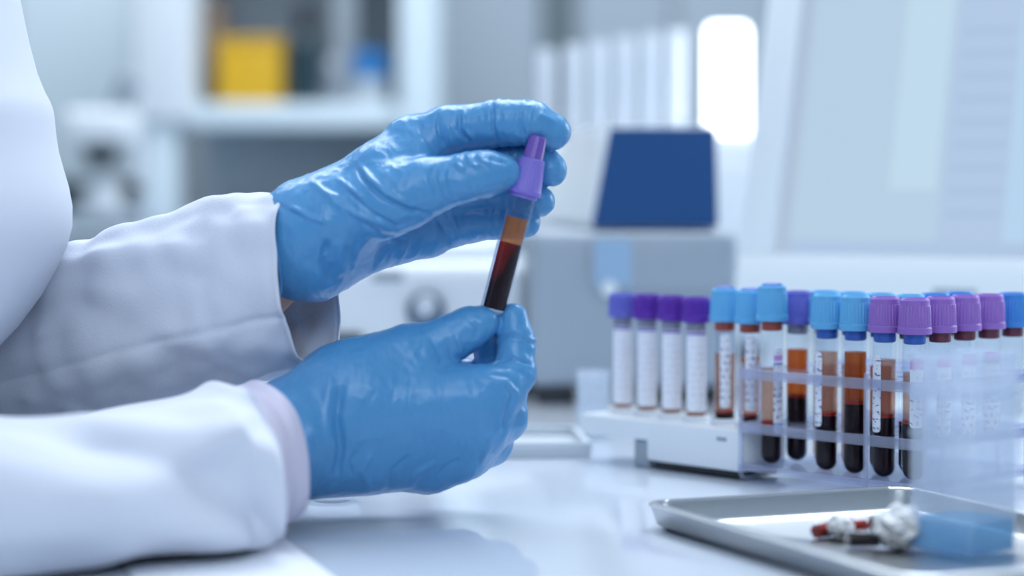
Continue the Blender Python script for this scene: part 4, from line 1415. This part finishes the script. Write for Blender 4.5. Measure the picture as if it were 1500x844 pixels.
YI = YS + 0.06
def shelfbox(name, u0, u1, vtop, mat, lab, cat, dy=0.09, lid=None, y=YI):
    zz = zs1 - 0.0008
    bx = empty(name, ((at(u0, 0, y).x + at(u1, 0, y).x) / 2, y, zz), label=lab, cat=cat)
    zt_ = at(0, vtop, y).z
    child('box_body', boxbm((at(u0, 0, y).x, y, zz), (at(u1, 0, y).x, y + dy, zt_ - 0.012), 0.004), mat, bx)
    child('lid', boxbm((at(u0, 0, y).x - 0.002, y - 0.002, zt_ - 0.0118), (at(u1, 0, y).x + 0.002, y + dy + 0.002, zt_), 0.004), lid or mat, bx)
    return bx
shelfbox('storage_box', 318, 412, 54, M['yellow'], 'bright yellow plastic box on the back shelf', 'box')
shelfbox('card_box', 306, 324, 2, M['brown'], 'narrow brown card box behind the left of the yellow box', 'box', y=YI + 0.08)
def bottle(u, wpx, vtop, mat, capm, lab, vcap, y=YI + 0.02, zz=None, kind='reagent_bottle'):
    zz = zs1 - 0.0008 if zz is None else zz
    p = at(u, 0, y)
    r = wpx / 2 / F * y
    hb = at(0, vcap, y).z - zz
    ht = at(0, vtop, y).z - zz
    bt = empty(kind, (p.x, y, zz), label=lab, cat='bottle')
    part('bottle_body', lathebm([(0, 0), (r * .95, 0), (r, r * .1), (r, hb * .72), (r * .85, hb * .84), (r * .45, hb * .94), (r * .45, hb)], 28), mat, bt)
    part('cap', lathebm([(r * .52, hb + .0002), (r * .56, hb + .002), (r * .56, ht - .002), (r * .5, ht)], 24), capm, bt)
bottle(444, 46, 10, M['teal'], M['dark_plastic'], 'tall dark teal bottle beside the yellow box', 40)
bottle(487, 34, 85, M['glassware'], M['pale_plastic'], 'small clear bottle with pale cap between dark bottle and blue-capped jar', 102)
def jar(u, wpx, vtop, vcap, lab):
    y = YI + 0.03
    zz = zs1 - 0.0008
    p = at(u, 0, y); r = wpx / 2 / F * y
    hb = at(0, vcap, y).z - zz; ht = at(0, vtop, y).z - zz
    j = empty('jar', (p.x, y, zz), label=lab, cat='jar')
    part('jar_body', lathebm([(0, 0), (r * .93, 0), (r * .97, .003), (r * .97, hb)], 32), M['pale_plastic'], j)
    part('lid', lathebm([(r, hb + .0003), (r * 1.02, hb + .002), (r * 1.02, ht - .002), (r * .95, ht)], 32), M['blue_cap'], j)
jar(543, 54, 74, 114, 'white jar with a bright blue lid on the back shelf')

# microscope on the back bench, far left
YM = 3.12
mc = empty('microscope', (at(135, 0, YM).x, YM + 0.06, BZ), (0, 0, 0), 'white microscope with dark eyepiece on the back bench, far left', 'microscope')
def mx_(u): return at(u, 0, YM).x
def mz_(v): return at(0, v, YM).z
child('base', boxbm((mx_(92), YM, BZ), (mx_(188), YM + 0.14, mz_(308)), 0.006, 3), M['grey_plastic'], mc)
child('lamp_housing', lathebm([(0, 0), (0.026, 0), (0.028, 0.004), (0.024, 0.03), (0.015, 0.04), (0, 0.042)], 28, cap0=False, M=Matrix.Translation(Vector((mx_(138), YM + 0.05, mz_(307.5))))), M['white_plastic'], mc)
child('stage', boxbm((mx_(100), YM + 0.01, mz_(252)), (mx_(172), YM + 0.11, mz_(245)), 0.002), M['grey_plastic'], mc)
child('objective', lathebm([(0, 0), (0.012, 0), (0.022, 0.010), (0.024, 0.030), (0, 0.030)], 24, cap0=False, M=Matrix.Translation(Vector((mx_(135), YM + 0.055, mz_(243))))), M['dark_plastic'], mc)
child('arm', boxbm((mx_(174), YM + 0.05, mz_(307)), (mx_(194), YM + 0.11, mz_(175)), 0.006, 3), M['pale_plastic'], mc)
child('head', boxbm((mx_(88), YM + 0.015, mz_(212)), (mx_(188), YM + 0.105, mz_(160)), 0.012, 3), M['white_plastic'], mc)
for dy in (0.035, 0.085):
    child('eyepiece', lathebm([(0, 0), (0.010, 0), (0.010, 0.03), (0.013, 0.032), (0.013, 0.044), (0, 0.044)], 24, cap0=False, M=Matrix.Translation(Vector((mx_(158), YM + dy, mz_(161)))) @ Matrix.Rotation(math.radians(25), 4, 'Y')), M['grey_plastic'], mc)
child('focus_knob', lathebm([(0, 0), (0.012, 0), (0.012, 0.012), (0, 0.013)], 24, cap0=False, M=Matrix.Translation(Vector((mx_(184), YM + 0.0498, mz_(278)))) @ Matrix.Rotation(PI / 2, 4, 'X')), M['dark_plastic'], mc)

# tall cupboards on the back wall
def cupboard(name, u0, u1, z0, z1, mat, lab, Y=4.1, dep=0.45, split=False):
    x0, x1 = at(u0, 0, Y).x, at(u1, 0, Y).x
    c = empty(name, ((x0 + x1) / 2, Y, z0), label=lab, cat='cupboard')
    child('carcass', boxbm((x0, Y, z0), (x1, Y + dep, z1), 0.002), mat, c)
    n = 2 if split else 1
    for k in range(n):
        a = x0 + (x1 - x0) * k / n; b_ = x0 + (x1 - x0) * (k + 1) / n
        d = child('door', boxbm((a + 0.003, Y - 0.02, z0 + 0.003), (b_ - 0.003, Y - 0.0005, z1 - 0.003), 0.002), mat, c)
        hb_ = bmesh.new()
        tubepath(hb_, [(b_ - 0.04, Y - 0.021, z0 + .62), (b_ - 0.04, Y - 0.045, z0 + .62), (b_ - 0.04, Y - 0.045, z0 + .78), (b_ - 0.04, Y - 0.021, z0 + .78)], 0.004, 8)
        child('handle', hb_, M['steel'], d)
cupboard('tall_cupboard', 642, 795, FZ, 1.6, M['greycab'], 'tall grey cupboard behind the upper gloved hand', split=False)
cupboard('tall_cupboard', 842, 1130, FZ, 1.6, M['greycab'], 'wide grey cupboard behind the row of glass cylinders', split=True)
cupboard('tall_cupboard', 796, 841, FZ, 1.58, M['dark_gap'], 'narrow dark block standing in for the gap between the two grey cupboards')  # dark block in place of the shaded gap, not a real cupboard
cupboard('wall_cupboard', -150, 196, 0.16, 1.2, M['cabinet'], 'pale wall cupboard above the microscope at far left', Y=4.05, split=True)

# white incubator behind the analyser with glass cylinders on top
YN = 2.34
inc = empty('incubator', (at(960, 0, YN).x, YN, 0), label='white incubator cabinet behind the analyser with glass cylinders on top', cat='incubator')
zi = at(0, 206, YN).z
child('housing', boxbm((at(786, 0, YN).x, YN, 0.012), (at(1115, 0, YN).x, YN + 0.20, zi), 0.006, 3), M['white_plastic'], inc)
child('door', boxbm((at(800, 0, YN).x, YN - 0.012, 0.03), (at(1100, 0, YN).x, YN - 0.0005, zi - 0.02), 0.004), M['white_plastic'], inc)
for u in (800, 1100):
    child('foot', boxbm((at(u, 0, YN).x - 0.012, YN + 0.01, 0), (at(u, 0, YN).x + 0.012, YN + 0.19, 0.0118)), M['dark_plastic'], inc)
cyl = [(800, 72), (840, 66), (878, 60), (916, 54), (954, 49), (992, 44)]
for i, (u, vt) in enumerate(cyl):
    y = YN + 0.165 - 0.020 * i
    p = at(u, 0, y)
    r = 0.0088
    hh = at(0, vt, y).z - zi
    c = empty('measuring_cylinder', (p.x, y, zi), label='', cat='glass cylinder', group='glass cylinders on the incubator')
    c['label'] = ['tall clear glass cylinder at the far left of the row on the incubator', 'second tall clear glass cylinder from the left on the incubator', 'third tall clear glass cylinder from the left on the incubator', 'third tall clear glass cylinder left of the glowing lamp', 'second tall clear glass cylinder left of the glowing lamp', 'tall clear glass cylinder right next to the glowing lamp'][i]
    part('cylinder_wall', lathebm([(0, 0.004), (r, 0.004), (r, hh - 0.002), (r * 1.06, hh), (r * .9, hh), (r * .88, hh - .004), (r * .88, 0.007), (0, 0.007)], 28, cap0=False, cap1=False), M['cylglass'], c)
    part('foot', lathebm([(0, 0), (r * 1.25, 0), (r * 1.25, .002), (r * .9, .0038), (0, .0039)], 28, cap0=False), M['cylglass'], c)
yl = YN + 0.03
pl = at(1066, 0, yl)
lamp = empty('bench_lamp', (pl.x, yl, zi), label='glowing white cylindrical lamp at the right end of the glass cylinders', cat='lamp')
hl = at(0, 36, yl).z - zi
part('lamp_base', lathebm([(0, 0), (0.0225, 0), (0.0225, .005), (0.020, .006), (0, .006)], 32, cap0=False), M['white_plastic'], lamp)
part('lamp_shade', lathebm([(0, .0062), (0.0215, .0062), (0.0215, hl - .006), (0.018, hl), (0, hl)], 32, cap0=False), emit('lamp_glow', (0.93, 0.97, 1.0), 3.0), lamp)
